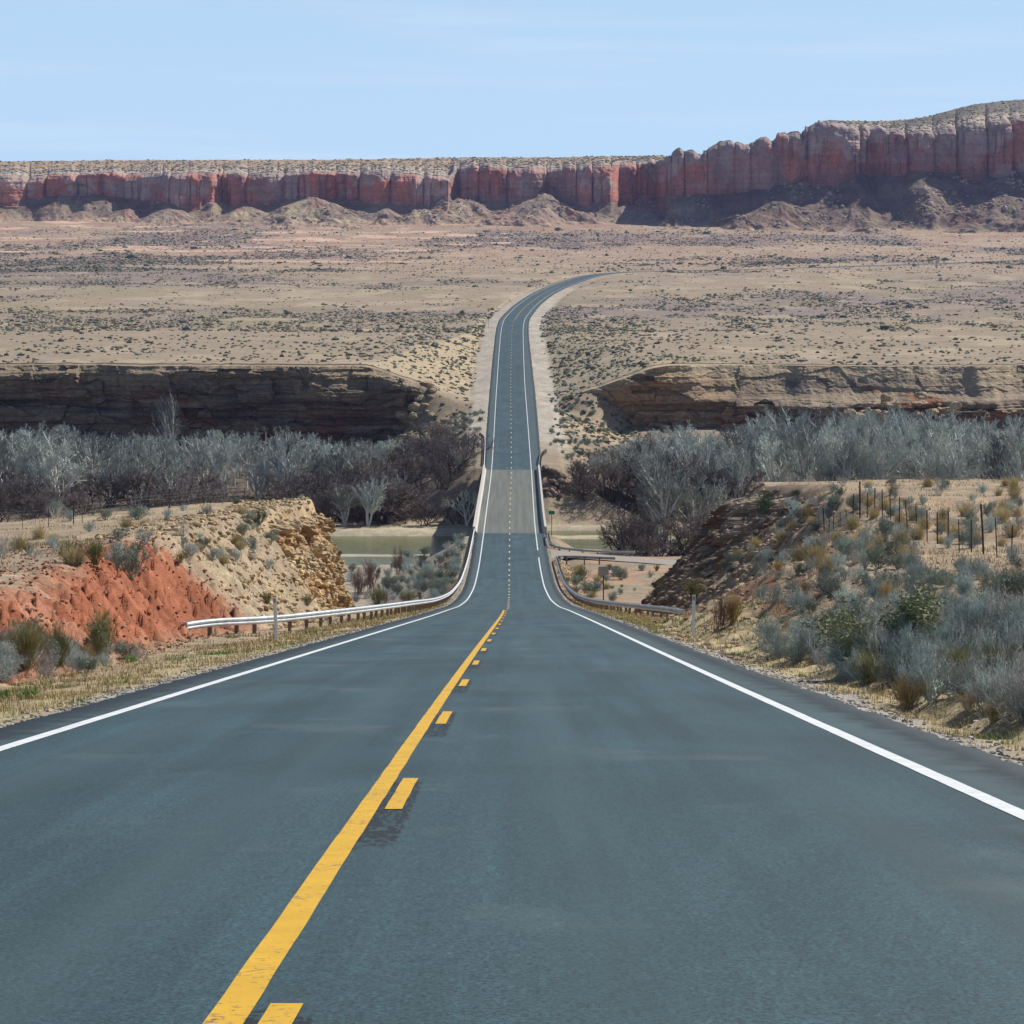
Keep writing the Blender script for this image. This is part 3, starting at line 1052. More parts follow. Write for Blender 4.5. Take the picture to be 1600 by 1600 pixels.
for sx_ in (-0.85, 0.85):
    for sy_ in (-1.5, 1.5):
        mb = MB()
        an = np.linspace(0, 2 * math.pi, 15)[:-1]
        ring = np.stack([np.zeros(14), 0.36 * np.cos(an), 0.36 + 0.36 * np.sin(an)], 1)
        A_ = ring + np.array([sx_ - 0.12, sy_, 0])
        B_ = ring + np.array([sx_ + 0.12, sy_, 0])
        k_ = np.arange(14)
        mb.add(np.concatenate([A_, B_]), [k_[None, :], (k_[::-1] + 14)[None, :], np.stack([k_, k_ + 14, (k_ + 1) % 14 + 14, (k_ + 1) % 14], 1)])
        mb.build('wheel', M['tyre'], car)
tag(car, 'tiny dark van on the highway far out on the plain', 'van')

# ------------------------------------------------------------------ fences
def tube_path(mb, P, r, n=4):
    P = np.asarray(P, float)
    an = np.arange(n) * 2 * math.pi / n
    T = np.gradient(P, axis=0)
    T /= np.linalg.norm(T, axis=1)[:, None] + 1e-9
    up = np.where(np.abs(T[:, 2:3]) > 0.9, np.array([[1.0, 0, 0]]), np.array([[0, 0, 1.0]]))
    A_ = np.cross(T, up)
    A_ /= np.linalg.norm(A_, axis=1)[:, None]
    B_ = np.cross(T, A_)
    V_ = P[:, None] + r * (np.cos(an)[None, :, None] * A_[:, None] + np.sin(an)[None, :, None] * B_[:, None])
    k_ = np.arange(n)
    fs = [np.stack([i * n + k_, i * n + (k_ + 1) % n, (i + 1) * n + (k_ + 1) % n, (i + 1) * n + k_], 1) for i in range(len(P) - 1)]
    mb.add(V_.reshape(-1, 3), [np.concatenate(fs)])


def fence(P, label, hts, lean_seed, thick=0.025):
    P = np.array(P, float)
    z = ground(P[:, 0], P[:, 1])
    rg = np.random.default_rng(lean_seed)
    o = np.array([P[0, 0], P[0, 1], z[0]])
    root = link('fence', None, loc=o)
    tops = []
    for i in range(len(P)):
        mb = MB()
        h_ = hts[i]
        th = thick * (1.7 if h_ > 1.6 else 1.0) * rg.uniform(0.85, 1.2)
        lx, ly = rg.normal(0, 0.045, 2)
        tube_path(mb, [(0, 0, -0.4), (lx * 0.5, ly * 0.5, h_ / 2), (lx, ly, h_)], th, 6)
        loc = np.array([P[i, 0], P[i, 1], z[i]]) - o
        mb.build('post', M['dkpost'], root, loc=loc)
        tops.append((loc, lx, ly, h_))
    mb = MB()
    for fr in (0.3, 0.55, 0.78, 0.96):
        pts = []
        for i, (loc, lx, ly, h_) in enumerate(tops):
            zz = min(h_, 1.35) * fr
            q = loc + np.array([lx * zz / h_, ly * zz / h_, zz])
            if pts:
                mid = (pts[-1] + q) / 2 - np.array([0, 0, 0.03])
                pts.append(mid)
            pts.append(q)
        tube_path(mb, pts, 0.005, 3)
    mb.build('wire', M['wire'], root)
    tag(root, label, 'fence', 'wire fences on the terraces')
    return root


fd = [(183, 17.9), (181, 17.95)] + [(178.5 - 3.3 * i, 17.95 + 0.006 * i) for i in range(21)]
fence([(x_, d_) for d_, x_ in fd], 'wire fence of thin dark posts along the terrace above the roadside brush', [1.9 if i in (0, 6, 19) else (1.35 if i % 4 else 1.5) for i in range(len(fd))], 3)
lf = [(-36.5, 226), (-35.0, 229), (-33.6, 232), (-32.2, 235), (-31.9, 237.5), (-29, 246), (-24.5, 254), (-21.5, 257)]
lfo = fence(lf, 'sparse fence of dark posts with a timber H-brace on the terrace above the red bank', [1.3, 1.35, 1.4, 1.8, 1.4, 1.4, 1.3, 1.2], 4)
bx = [(-28.95, 255.0), (-27.3, 255.0)]
mb = MB()
bl = np.array(lfo.location[:])
for x_, d_ in bx:
    zg = float(ground(x_, d_))
    mb = MB()
    tube_path(mb, [np.array((x_, d_, zg - 0.4)) - bl, np.array((x_ + 0.03, d_, zg + 1.5)) - bl], 0.085, 7)
    mb.build('brace_post', M['dkpost'], lfo)
mb = MB()
zg = float(ground(-28.1, 255))
tube_path(mb, [np.array((-28.95, 254.9, zg + 0.72)) - bl, np.array((-27.3, 254.9, zg + 0.75)) - bl], 0.07, 7)
mb.build('brace_rail', M['wood'], lfo)

# ------------------------------------------------------------------ river cliffs (both banks)
def river_cliff(x0, x1, seed, label, sloped):
    nx = int(abs(x1 - x0) / 0.28)
    X = np.linspace(x0, x1, nx)
    zt = ground(X, rim_far(X) + 16, detail=False) + 0.1
    zb = ground(X, rim_far(X) - 12, detail=False) - 1.5
    nv = 110
    tv = np.linspace(0, 1, nv)
    hgt = np.maximum(zt - zb, 0.5)
    Z = zb[None] + hgt[None] * tv[:, None]
    Xg = np.repeat(X[None], nv, 0)
    T = np.repeat(tv[:, None], nx, 1)
    # bedding: overhanging and recessed courses, broken by blocks
    bz = Z + 0.9 * fbm(Xg / 18, T * 2, seed, 3)
    ledge = fbm(bz * 0.34, Xg / 70, seed + 1, 3) * 2.6 + fbm(bz * 1.1, Xg / 22, seed + 2, 3) * 0.9
    _, cv = worley(Xg / 7.0 + 0.2 * fbm(Xg / 4, Z / 3, seed + 8, 2), bz / 4.2, seed + 3)
    _, cv2 = worley(Xg / 2.4, bz / 1.3, seed + 4)
    stp = hsh(np.floor(bz / 1.9 + 0.7 * cv), np.floor(Xg / 26 + 0.5 * fbm(Xg / 12, T, seed + 12, 2)), seed + 13)
    amp = 1 - (0.8 * sstep(30, 46, Xg) * sstep(0.40, 0.52, T) if sloped else 0.0)
    Y = rim_far(X)[None] - 2.2 + amp * (0.6 * ledge + (stp - 0.5) * 3.6 + (cv - 0.5) * 3.2 + (cv2 - 0.5) * 0.9) + 3.4 * fbm(Xg / 16, Z / 60, seed + 5, 4) + 0.25 * fbm(Xg / 0.9, Z / 0.5, seed + 6, 3)
    if sloped:            # the upper third leans back as bare slickrock
        k = sstep(35, 50, Xg)
        Y = Y + k * (np.maximum(T - 0.44, 0) / 0.56) * 12.0 - k * 1.5
        Y = Y - k * 1.6 * np.exp(-((T - 0.5) / 0.07) ** 2)
    else:
        Y = Y + np.maximum(T - 0.90, 0) / 0.10 * 3.5
    endk = np.minimum(np.abs(X - x0), np.abs(X - x1))
    Y = np.where(T > 0.985, np.maximum(Y, rim_far(X)[None] + 9 + 3 * T), Y)
    Z = Z + 0.12 * fbm(Xg / 1.5, T * 6, seed + 7, 2)
    C = np.zeros(Z.shape + (3,)) + np.array([0.30, 0.235, 0.165])
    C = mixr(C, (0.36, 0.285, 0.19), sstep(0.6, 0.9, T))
    C = mixr(C, (0.25, 0.115, 0.065), sstep(0.08, 0.35, fbm(Xg / 14, Z / 4, seed + 9, 4)) * (1 - sstep(0.6, 0.85, T)) * 0.9)
    C = mixr(C, (0.14, 0.115, 0.10), sstep(0.1, 0.4, fbm(Xg / 25, Z / 2.2, seed + 10, 4)) * (1 - sstep(0.7, 0.9, T)) * 0.8)
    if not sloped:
        C = C * 0.72  # whole cliff darkened: its deep shade is painted into the colour
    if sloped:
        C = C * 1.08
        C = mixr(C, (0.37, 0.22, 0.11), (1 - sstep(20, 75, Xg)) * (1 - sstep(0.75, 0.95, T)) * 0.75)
    V = np.stack([Xg, Y, Z], -1).reshape(-1, 3)
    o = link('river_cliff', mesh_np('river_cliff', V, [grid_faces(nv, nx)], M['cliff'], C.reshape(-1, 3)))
    tag(o, label, 'cliff', kind='structure')


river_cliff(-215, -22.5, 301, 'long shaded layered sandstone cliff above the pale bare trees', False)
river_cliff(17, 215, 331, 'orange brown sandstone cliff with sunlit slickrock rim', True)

# ------------------------------------------------------------------ mesa
def pxt(pts):
    p = np.array(pts, float)
    return lambda px: np.interp(px, p[:, 0], p[:, 1])


yr = pxt([(-1600, 275), (0, 276), (60, 274), (100, 271), (140, 268), (200, 271), (300, 268), (400, 269), (500, 268), (600, 267), (700, 275), (708, 262), (740, 256), (800, 262), (900, 258), (1000, 252), (1040, 250), (1046, 238),
          (1056, 232), (1070, 235), (1080, 234), (1090, 241), (1098, 236), (1118, 222), (1135, 219), (1158, 227), (1165, 222), (1190, 213), (1203, 220), (1208, 207), (1240, 204), (1246, 210), (1250, 198), (1265, 193), (1283, 190), (1340, 197),
          (1400, 206), (1450, 202), (1500, 192), (1560, 186), (1600, 181), (2400, 178)])
yt = pxt([(-1600, 252), (0, 252), (250, 250), (400, 250), (560, 249), (700, 246), (850, 246), (1040, 243), (1046, 247), (1056, 246), (1098, 242), (1120, 238), (1160, 234), (1190, 226), (1205, 222), (1240, 216), (1256, 198), (1283, 189), (1340, 189),
          (1400, 188), (1440, 181), (1480, 169), (1510, 162), (1550, 157), (1600, 155), (2400, 152)])
yb = pxt([(-1600, 315), (0, 318), (60, 312), (150, 311), (250, 322), (330, 323), (400, 318), (470, 315), (600, 320), (670, 321), (700, 312), (800, 318), (860, 318), (950, 322), (1040, 313), (1100, 307), (1150, 305), (1230, 290), (1300, 286),
          (1340, 270), (1400, 272), (1480, 276), (1520, 280), (1600, 268), (2400, 270)])
ycl = pxt([(-1600, 3030), (0, 3010), (60, 3025), (220, 3030), (262, 3000), (330, 2996), (350, 3020), (480, 3012), (610, 3010), (650, 2996), (700, 2996), (712, 3035), (760, 3030), (870, 3020), (900, 2990), (955, 2990), (970, 3035), (1030, 3050), (1046, 2960), (1100, 2925), (1230, 2915),
          (1330, 2915), (1350, 2935), (1420, 2900), (1520, 2905), (1600, 2890), (2400, 2880)])
nx = 1900
px = np.concatenate([np.linspace(-1000, -30, 160)[:-1], np.linspace(-30, 1630, nx), np.linspace(1630, 2600, 160)[1:]])
nx = len(px)
Yc = ycl(px)
Xm = (px - 800) / 5000 * 2980
Yc = Yc + 13 * fbm(Xm / 45, 0 * Xm, 401, 3)
# vertical joints: rounded buttresses separated by cracks
ed = [32, 62, 110, 185, 245, 264, 335, 342, 381, 437, 462, 520, 560, 608, 660, 706, 716, 747, 790, 855, 880, 902, 928, 956, 1000, 1046, 1068, 1094, 1099, 1140, 1166, 1201, 1206, 1222, 1247, 1252, 1332, 1402, 1441, 1478, 1522, 1560, 1605]
rq = np.random.default_rng(8)
while ed[0] > -1000:
    ed.insert(0, ed[0] - float(rq.choice([20, 35, 60, 80])))
while ed[-1] < 2600:
    ed.append(ed[-1] + float(rq.choice([20, 35, 60, 80])))
ed = np.array(ed, float)
pw = px + 3.0 * fbm(px / 14, 0 * px, 402, 3)
ci = np.clip(np.searchsorted(ed, pw) - 1, 0, len(ed) - 2)
wm = (ed[ci + 1] - ed[ci]) * 0.59
fr_ = np.clip((pw - ed[ci]) / (ed[ci + 1] - ed[ci]), 0, 1)
cell = ci.astype(float)
rnd = hsh(cell, 0 * cell, 403)
round_ = np.sqrt(np.maximum(1 - np.abs(2 * fr_ - 1) ** (2.0 + 2.5 * rnd), 0.0))
but = -round_ * np.minimum(17, 0.42 * wm) * (0.45 + 0.75 * rnd) - 7 * hsh(cell, 0 * cell, 418)
cell2 = Xm / 8 + 1.1 * fbm(Xm / 12, 0 * Xm + 4, 404, 3)
f2_ = cell2 - np.floor(cell2)
r2 = hsh(np.floor(cell2), 0 * cell2, 405)
but = but - sstep(-0.1, 0.3, fbm(Xm / 50, 0 * Xm, 417, 3)) * np.maximum(1 - np.abs(2 * f2_ - 1) ** 4, 0) * (3.2 * r2 ** 3)
zr = (500 - yr(px)) * Yc / 5000 - (1 - round_) * np.where(px > 1040, 7.0, 3.5) * (0.3 + 0.7 * rnd) + 1.6 * fbm(Xm / 6, 0 * Xm, 406, 3)
zb = (500 - yb(px)) * Yc / 5000
nv = 120
tv = np.linspace(0, 1, nv)
T = np.repeat(tv[:, None], nx, 1)
Xg = np.repeat(Xm[None], nv, 0)
zlo = zb - 14
Z = zlo[None] + (zr - zlo)[None] * T
warp = 0.25 * fbm(Xg / 20, Z / 16, 407, 3)
Y = Yc[None] + but[None] * (1 - 0.35 * T + warp) + 1.6 * fbm(Xg / 9, Z / 14, 408, 4) + 0.9 * fbm(Z / 2.2, Xg / 90, 409, 3) + 1.2 * fbm(Xg / 3, Z / 3, 411, 3)
r0_ = 0.70 + 0.20 * hsh(np.floor(cell), 0 * cell, 414)[None] + 0.10 * fbm(Xg / 9, 0 * Xg, 415, 3)
rt = np.clip((T - r0_) / (1 - r0_), 0, 1)
Y = Y + 17 * (1 - np.sqrt(np.maximum(1 - rt ** 2.2, 0))) * (0.6 + 0.8 * vnoise(Xg / 25, 0 * Xg, 412)) + 3.0 * rt * fbm(Xg / 7, Z / 3, 413, 3)
Y = Y - 3.5 * (1 - sstep(0.12, 0.4, T))
# alcoves: shallow arched recesses
for ax, aw, ah in ((330 - 0, 14, 20), (530, 17, 22), (690, 12, 20), (1290, 15, 26), (1345, 20, 26), (1400, 18, 36), (1455, 16, 34), (1545, 18, 30), (860, 12, 18), (100, 22, 16)):
    xx = (ax - 800) / 5000 * 2950
    rr = np.sqrt(((Xg - xx) / aw) ** 2 + (np.maximum(Z - zb[None], 0) / ah) ** 2)
    Y = Y + 4.5 * (1 - sstep(0.8, 1.0, rr)) * (T < 0.97)
C = np.zeros(Z.shape + (3,)) + np.array([0.45, 0.195, 0.145])
g1 = fbm(Xg / 24, Z / 20, 420, 4)
g2 = fbm(Xg / 7, Z / 30, 421, 4)
C = mixr(C, (0.45, 0.33, 0.29), sstep(-0.02, 0.25, g1 + 0.9 * (T - 0.62)))
C = mixr(C, (0.55, 0.195, 0.12), sstep(0.1, 0.4, g2 - 0.3 * g1) * (1 - sstep(0.75, 0.95, T)) * 0.8)
C = mixr(C, (0.15, 0.08, 0.07), sstep(0.2, 0.45, fbm(Xg / 3, Z / 40, 422, 4)) * 0.7)
C = mixr(C, (0.34, 0.265, 0.215), sstep(0.84, 0.98, T + 0.15 * g1))
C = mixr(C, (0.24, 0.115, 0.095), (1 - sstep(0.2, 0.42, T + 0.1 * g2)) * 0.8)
C = mixr(C, (0.36, 0.27, 0.25), sstep(0.12, 0.3, fbm(Xg / 45, Z / 25, 423, 4)) * 0.6)
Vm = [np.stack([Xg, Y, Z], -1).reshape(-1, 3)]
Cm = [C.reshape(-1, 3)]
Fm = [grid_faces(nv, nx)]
off = nv * nx
# top: bare slickrock rim, then a gently rising scrubby back
nb = 60
tb = np.linspace(0, 1, nb) ** 1.7
back = 60 + 420 * np.ones(nx)
Yb = Y[-1][None] + tb[:, None] * back[None]
zcr = (500 - yt(px)) * (Y[-1] + back) / 5000
TB = np.repeat(tb[:, None], nx, 1)
# stay on the straight line of slope and bulge with the rock humps near the rim
Zb = zr[None] + (zcr - zr)[None] * TB + (1 - TB) ** 2 * (1.8 * np.abs(fbm(np.repeat(Xm[None], nb, 0) / 9, Yb / 7, 430, 4)) + 0.3) * (TB > 0) + 0.9 * fbm(np.repeat(Xm[None], nb, 0) / 14, Yb / 25, 431, 4) * TB
Xb = np.repeat(Xm[None], nb, 0) * (Yb / Y[-1][None])
C2 = np.zeros(Zb.shape + (3,)) + np.array([0.38, 0.32, 0.26])
C2 = mixr(C2, (0.36, 0.27, 0.18), sstep(0.15, 0.5, TB + 0.2 * fbm(Xb / 20, Yb / 30, 432, 3)))
C2 = mixr(C2, (0.46, 0.31, 0.21), sstep(0.15, 0.4, fbm(Xb / 30, Yb / 40, 433, 3)) * sstep(0.2, 0.5, TB) * (px < 1000)[None])
C2 = mixr(C2, (0.13, 0.12, 0.085), sstep(0.1, 0.35, fbm(Xb / 8, Yb / 14, 434, 4)) * sstep(0.1, 0.3, TB) * 0.7)
C2 = mixr(C2, (0.15, 0.14, 0.11), sstep(0.25, 0.5, TB) * (px > 1380)[None] * 0.85)
Vm.append(np.stack([Xb, Yb, Zb], -1).reshape(-1, 3))
Cm.append(C2.reshape(-1, 3))
Fm.append(grid_faces(nb, nx) + off)
off += nb * nx
# back side so that the mesa closes
# talus apron: heightfield from the plain up under the cliff
ny = 150
yy = np.linspace(0, 1, ny)
wd = 185 + 0 * px
Yt = Yc[None] - wd[None] * (1 - yy[:, None]) + 14 * yy[:, None]
Xt = np.repeat(Xm[None], ny, 0)
gap = Yc[None] - 12 - Yt                     # metres in front of the wall
slope_t = 0.47 + 0.10 * vnoise(Xt / 30, 0 * Xt, 440)
Zt = zb[None] + 1.0 - (np.where(px > 1040, 0.46, 0.62)[None] + 0.14 * vnoise(Xt / 30, 0 * Xt, 440)) * np.maximum(gap, -3)
Zt = Zt + 5 * fbm(Xt / 18, Yt / 50, 441, 3) * sstep(3, 20, gap)
cones = [(-60, 322, 40), (128, 335, 40), (192, 329, 38), (262, 328, 36), (385, 326, 40), (492, 310, 32), (600, 331, 44), (660, 329, 34), (720, 313, 26), (850, 309, 30), (985, 323, 34), (1060, 340, 40), (1215, 318, 42), (1330, 326, 50), (1440, 330, 44), (1570, 305, 40)]
for cx, cy, cg in cones:
    y0 = float(ycl(cx)) - cg - 14
    x0_ = (cx - 800) / 5000 * y0
    z0 = (500 - cy) * y0 / 5000
    rr = np.sqrt(((Xt - x0_) * 1.0) ** 2 + ((Yt - y0) * 0.85) ** 2)
    rr = np.sqrt(rr ** 2 + 64) - 8 + 5 * fbm(Xt / 16, Yt / 16, 452, 3)
    sl_ = 0.60 * (1 + 0.42 * fbm(np.arctan2(Yt - y0, Xt - x0_) * 2.5 + cx, rr / 40, 450, 4))
    Zt = smax(Zt, z0 + 1.5 - sl_ * rr / (1 + rr / 160), 5.0)
Zt = Zt + 0.8 * fbm(Xt / 5, Yt / 5, 442, 4)
plain = PL(Yt) + 0.3
Zt = smax(Zt, plain - 2.5 + 0 * Zt, 3.0)
Zt[0] -= 3
C3 = np.zeros(Zt.shape + (3,)) + np.array([0.29, 0.215, 0.165])
C3 = mixr(C3, (0.33, 0.19, 0.14), sstep(0.0, 0.4, fbm(Xt / 30, Yt / 30, 443, 3)) * 0.8)
C3 = mixr(C3, (0.37, 0.31, 0.20), sstep(0.05, 0.35, fbm(Xt / 16, Yt / 22, 444, 4)) * 0.8)
C3 = mixr(C3, (0.19, 0.15, 0.135), sstep(0.1, 0.4, fbm(Xt / 9, Yt / 9, 445, 4)) * 0.7)
C3 = C3 * (1 - 0.35 * sstep(1030, 1100, px))[None, :, None] * (1 - 0.25 * (1 - sstep(0, 30, gap)))[..., None]  # painted shade: talus darkened under the right half and near the wall
kp = 1 - sstep(0.5, 4.0, Zt - plain)
C3 = mixr(C3, (0.38, 0.27, 0.19), kp * 0.85)
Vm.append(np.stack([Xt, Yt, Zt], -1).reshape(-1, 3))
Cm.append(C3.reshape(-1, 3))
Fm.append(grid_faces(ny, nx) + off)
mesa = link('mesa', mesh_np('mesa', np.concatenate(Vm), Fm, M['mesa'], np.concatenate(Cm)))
tag(mesa, 'long red sandstone mesa with pale caprock and shadowed talus across the horizon', 'mesa', kind='structure')
TAL = (Xt, Yt, Zt, gap, plain)
TOP = (Xb, Yb, Zb)

# ------------------------------------------------------------------ scattered rocks and desert scrub
def scatter_mesh(name, P, R, rng, cols, mat, squash=0.7, nvar=14, sub=1, jag=0.5, flat=True):
    """many small clumps merged (things nobody could count)"""
    vs_, fs_ = [], []
    var = [blob(rng, 1.0, squash, sub, jag) for _ in range(nvar)]
    nvt = len(var[0][0])
    idx = rng.integers(0, nvar, len(P))
    ang = rng.uniform(0, 2 * math.pi, len(P))
    B_ = np.stack([v_[0] for v_ in var])[idx]
    c_, s_ = np.cos(ang)[:, None], np.sin(ang)[:, None]
    X_ = B_[:, :, 0] * c_ - B_[:, :, 1] * s_
    Y_ = B_[:, :, 0] * s_ + B_[:, :, 1] * c_
    V_ = np.stack([X_, Y_, B_[:, :, 2]], -1) * R[:, None, None] + P[:, None, :]
    f0 = var[0][1]
    Fs = (f0[None] + (np.arange(len(P)) * nvt)[:, None, None]).reshape(-1, 3)
    Cc = np.repeat(cols[:, None, :], nvt, 1).reshape(-1, 3)
    return mesh_np(name, V_.reshape(-1, 3), [Fs], mat, Cc, smooth=not flat)


rng = np.random.default_rng(21)
# talus boulders of the mesa
i = rng.integers(0, TAL[0].shape[0], 60000)
j = rng.integers(0, TAL[0].shape[1], 60000)
pr = (TAL[2][i, j] - TAL[4][i, j] > 1.5) * sstep(-0.25, 0.35, fbm(TAL[0][i, j] / 40, TAL[1][i, j] / 60, 500, 3)) * (0.35 + 0.65 * (TAL[0][i, j] > 120))
kp = rng.uniform(size=60000) < pr * 0.30
kp &= np.abs(TAL[0][i, j]) < 560
P = np.stack([TAL[0][i, j], TAL[1][i, j], TAL[2][i, j]], 1)[kp]
R = np.exp(rng.normal(0.15, 0.5, len(P))) * 0.95
cols = np.array([0.36, 0.27, 0.215])[None] * rng.uniform(0.6, 1.3, (len(P), 1)) * np.array([1, 1, 1])[None]
o = link('rubble', mesh_np('x', np.zeros((3, 3)), [np.array([[0, 1, 2]])]))
o.data = scatter_mesh('rubble', P, R, rng, cols, M['rock'], 0.8)
tag(o, 'fallen boulders strewn over the talus under the red mesa', 'rubble', kind='stuff')


def scrub_cols(n, rng, d):
    pal = np.array([(0.085, 0.105, 0.08), (0.12, 0.13, 0.10), (0.13, 0.12, 0.06), (0.15, 0.14, 0.125), (0.17, 0.13, 0.075)])
    return pal[rng.choice(5, n, p=[.30, .26, .18, .18, .08])] * rng.uniform(0.9, 1.7, (n, 1))


def plain_scatter(n, d0, d1, rng, dens_fn, half=0.175):
    uu = rng.uniform(size=n)
    d_ = d0 * (d1 / d0) ** uu if d0 > 0 else None
    X_ = rng.uniform(-half, half, n) * d_
    keep = rng.uniform(size=n) < dens_fn(X_, d_)
    sl = (XC(d_ + 2) - XC(d_ - 2)) / 4
    keep &= np.abs(X_ - XC(d_)) / np.sqrt(1 + sl ** 2) > 9.5
    return X_[keep], d_[keep]


xs, dsx, rs_ = [], [], []
X_, d_ = plain_scatter(5200, 640, 1060, rng, lambda x, d: (0.25 + 0.75 * sstep(-0.2, 0.3, fbm(x / 25, d / 25, 510, 3))) * np.where((d > 640) & (d < 790) & (np.abs(x) > 42), 0.12, 1.0))
xs.append(X_); dsx.append(d_); rs_.append(np.exp(rng.normal(-0.55, 0.33, len(X_))) * 0.95)
X_, d_ = plain_scatter(56000, 1040, 1850, rng, lambda x, d: 0.035 + 0.965 * sstep(0.05, 0.32, fbm(x / 130, d / 230, 111, 4) * 0.8 + 0.8 * fbm(x / 16, d / 42, 511, 4)))
xs.append(X_); dsx.append(d_); rs_.append(np.exp(rng.normal(-1.0, 0.5, len(X_))) * 0.95)
X_, d_ = plain_scatter(76000, 1800, 2890, rng, lambda x, d: 0.10 + 0.9 * sstep(-0.05, 0.3, fbm(x / 130, d / 230, 111, 4) + 0.6 * fbm(x / 20, d / 60, 512, 4)))
xs.append(X_); dsx.append(d_); rs_.append(np.exp(rng.normal(-0.72, 0.55, len(X_))) * 0.95)
d_ = rng.uniform(690, 1075, 3600)
s_ = np.where(rng.uniform(size=3600) < 0.62, 1, -1)
X_ = XC(d_) + s_ * (np.where(s_ > 0, 11.5, 10.5) + np.abs(rng.normal(0, 15, 3600)))
k_ = (rng.uniform(size=3600) < 0.35 + 0.65 * sstep(-0.15, 0.2, fbm(X_ / 9, d_ / 25, 514, 3))) & ~((d_ < 800) & (np.abs(X_) > 34))
X_, d_ = X_[k_], d_[k_]
xs.append(X_); dsx.append(d_); rs_.append(np.exp(rng.normal(-0.75, 0.4, len(X_))) * 0.95)
xs, dsx, rs_ = map(np.concatenate, (xs, dsx, rs_))
zz = ground(xs, dsx)
P = np.stack([xs, dsx, zz + 0.1 * rs_], 1)
cols = scrub_cols(len(P), rng, dsx)
ti_ = rng.integers(12, TOP[0].shape[0], 4500)
tj_ = rng.integers(150, TOP[0].shape[1] - 150, 4500)
P = np.concatenate([P, np.stack([TOP[0][ti_, tj_], TOP[1][ti_, tj_], TOP[2][ti_, tj_]], 1)])
rs_ = np.concatenate([rs_, rng.uniform(0.8, 2.0, 4500)])
cols = np.concatenate([cols, scrub_cols(4500, rng, None)])
o = link('desert_scrub', scatter_mesh('desert_scrub', P, rs_, rng, cols, M['scrub'], 0.62, 14, 1, 0.9))
tag(o, 'low dark scrub dotted over the plain and the mesa top', 'scrub', kind='stuff')

# ------------------------------------------------------------------ cut rock faces at the ends of the two terraces
def rock_face(side, d0, d1, seed, base, alt, dark, label):
    d_ = np.linspace(d0, d1, 420)
    nv = 120
    t_ = np.linspace(0, 1, nv)
    sg = -1 if side < 0 else 1
    w = WL(d_) if side < 0 else WR(d_)
    s_ = np.maximum(SL(d_) if side < 0 else SR(d_), 0.8)
    e_ = EL(d_) if side < 0 else ER(d_)
    zf = RZ(d_) - 0.07 - 0.45 - 0.6
    xt = sg * (w + 4.5)
    zt = (NL(d_) if side < 0 else NR(d_)) - 0.25
    Z = zf[None] + (zt - zf)[None] * t_[:, None]
    Dg = np.repeat(d_[None], nv, 0)
    cap = sstep(0.86, 1.0, t_)[:, None]
    uu = w[None] + (Z - zf[None] - 0.6) / s_[None] + cap * 2.2
    _, c1 = worley(Dg / 2.6 + 0.5 * fbm(Dg / 3, Z / 2, seed + 5, 2), Z / 1.25 + 0.12 * Dg, seed)
    _, c2 = worley(Dg / 1.0, Z / 0.55, seed + 1)
    _, c3 = worley(Dg / 0.4, Z / 0.24, seed + 6)
    fade = sstep(d0, d0 + 14, Dg)
    disp = (c1 - 0.5) * 1.5 + (c2 - 0.5) * 0.75 + (c3 - 0.5) * 0.3 + 0.9 * fbm(Dg / 6, Z / 3, seed + 2, 4) + 0.25 * fbm(Dg / 0.5, Z / 0.4, seed + 3, 3)
    endr = sstep(d1 - 9, d1, Dg)
    uu = uu + disp * (0.35 + 0.65 * fade) * (1 - 0.7 * cap) - 0.15 + 1.1 * (1 - fade) + 5.0 * endr ** 2
    X_ = XC(Dg) + sg * uu
    Z = Z + 0.15 * (c2 - 0.5) * (1 - cap)
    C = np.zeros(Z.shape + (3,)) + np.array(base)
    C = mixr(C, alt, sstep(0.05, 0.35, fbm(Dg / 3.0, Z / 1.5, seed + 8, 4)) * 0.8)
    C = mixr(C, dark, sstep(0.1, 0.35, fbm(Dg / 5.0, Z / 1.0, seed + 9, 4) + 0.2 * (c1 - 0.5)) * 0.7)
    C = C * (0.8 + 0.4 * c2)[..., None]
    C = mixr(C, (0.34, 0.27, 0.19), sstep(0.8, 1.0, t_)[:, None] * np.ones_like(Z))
    f = grid_faces(nv, 420)
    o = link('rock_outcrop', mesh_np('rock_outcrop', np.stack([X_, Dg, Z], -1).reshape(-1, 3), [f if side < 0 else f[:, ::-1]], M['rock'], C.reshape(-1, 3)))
    tag(o, label, 'rock', kind='structure')
    return X_, Dg, Z, C


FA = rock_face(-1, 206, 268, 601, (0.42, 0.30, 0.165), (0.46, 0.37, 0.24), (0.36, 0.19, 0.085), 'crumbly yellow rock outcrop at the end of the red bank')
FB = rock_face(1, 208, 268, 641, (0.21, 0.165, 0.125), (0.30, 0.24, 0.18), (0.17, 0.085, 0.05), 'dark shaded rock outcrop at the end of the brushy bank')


def stones(n, side, d0, d1, rng, lo, hi, colr, mask=None, amax=9.0):
    d_ = rng.uniform(d0, d1, n)
    w = WL(d_) if side < 0 else WR(d_)
    uu = w + rng.uniform(-1.0, amax, n)
    X_ = XC(d_) + side * uu
    if mask is not None:
        k = rng.uniform(size=n) < mask(X_, d_)
        X_, d_ = X_[k], d_[k]
    z = ground(X_, d_)
    R = np.exp(rng.uniform(math.log(lo), math.log(hi), len(X_)))
    cc = np.asarray(colr)[None] * rng.uniform(0.55, 1.3, (len(X_), 1))
    return np.stack([X_, d_, z + 0.1 * R], 1), R, cc


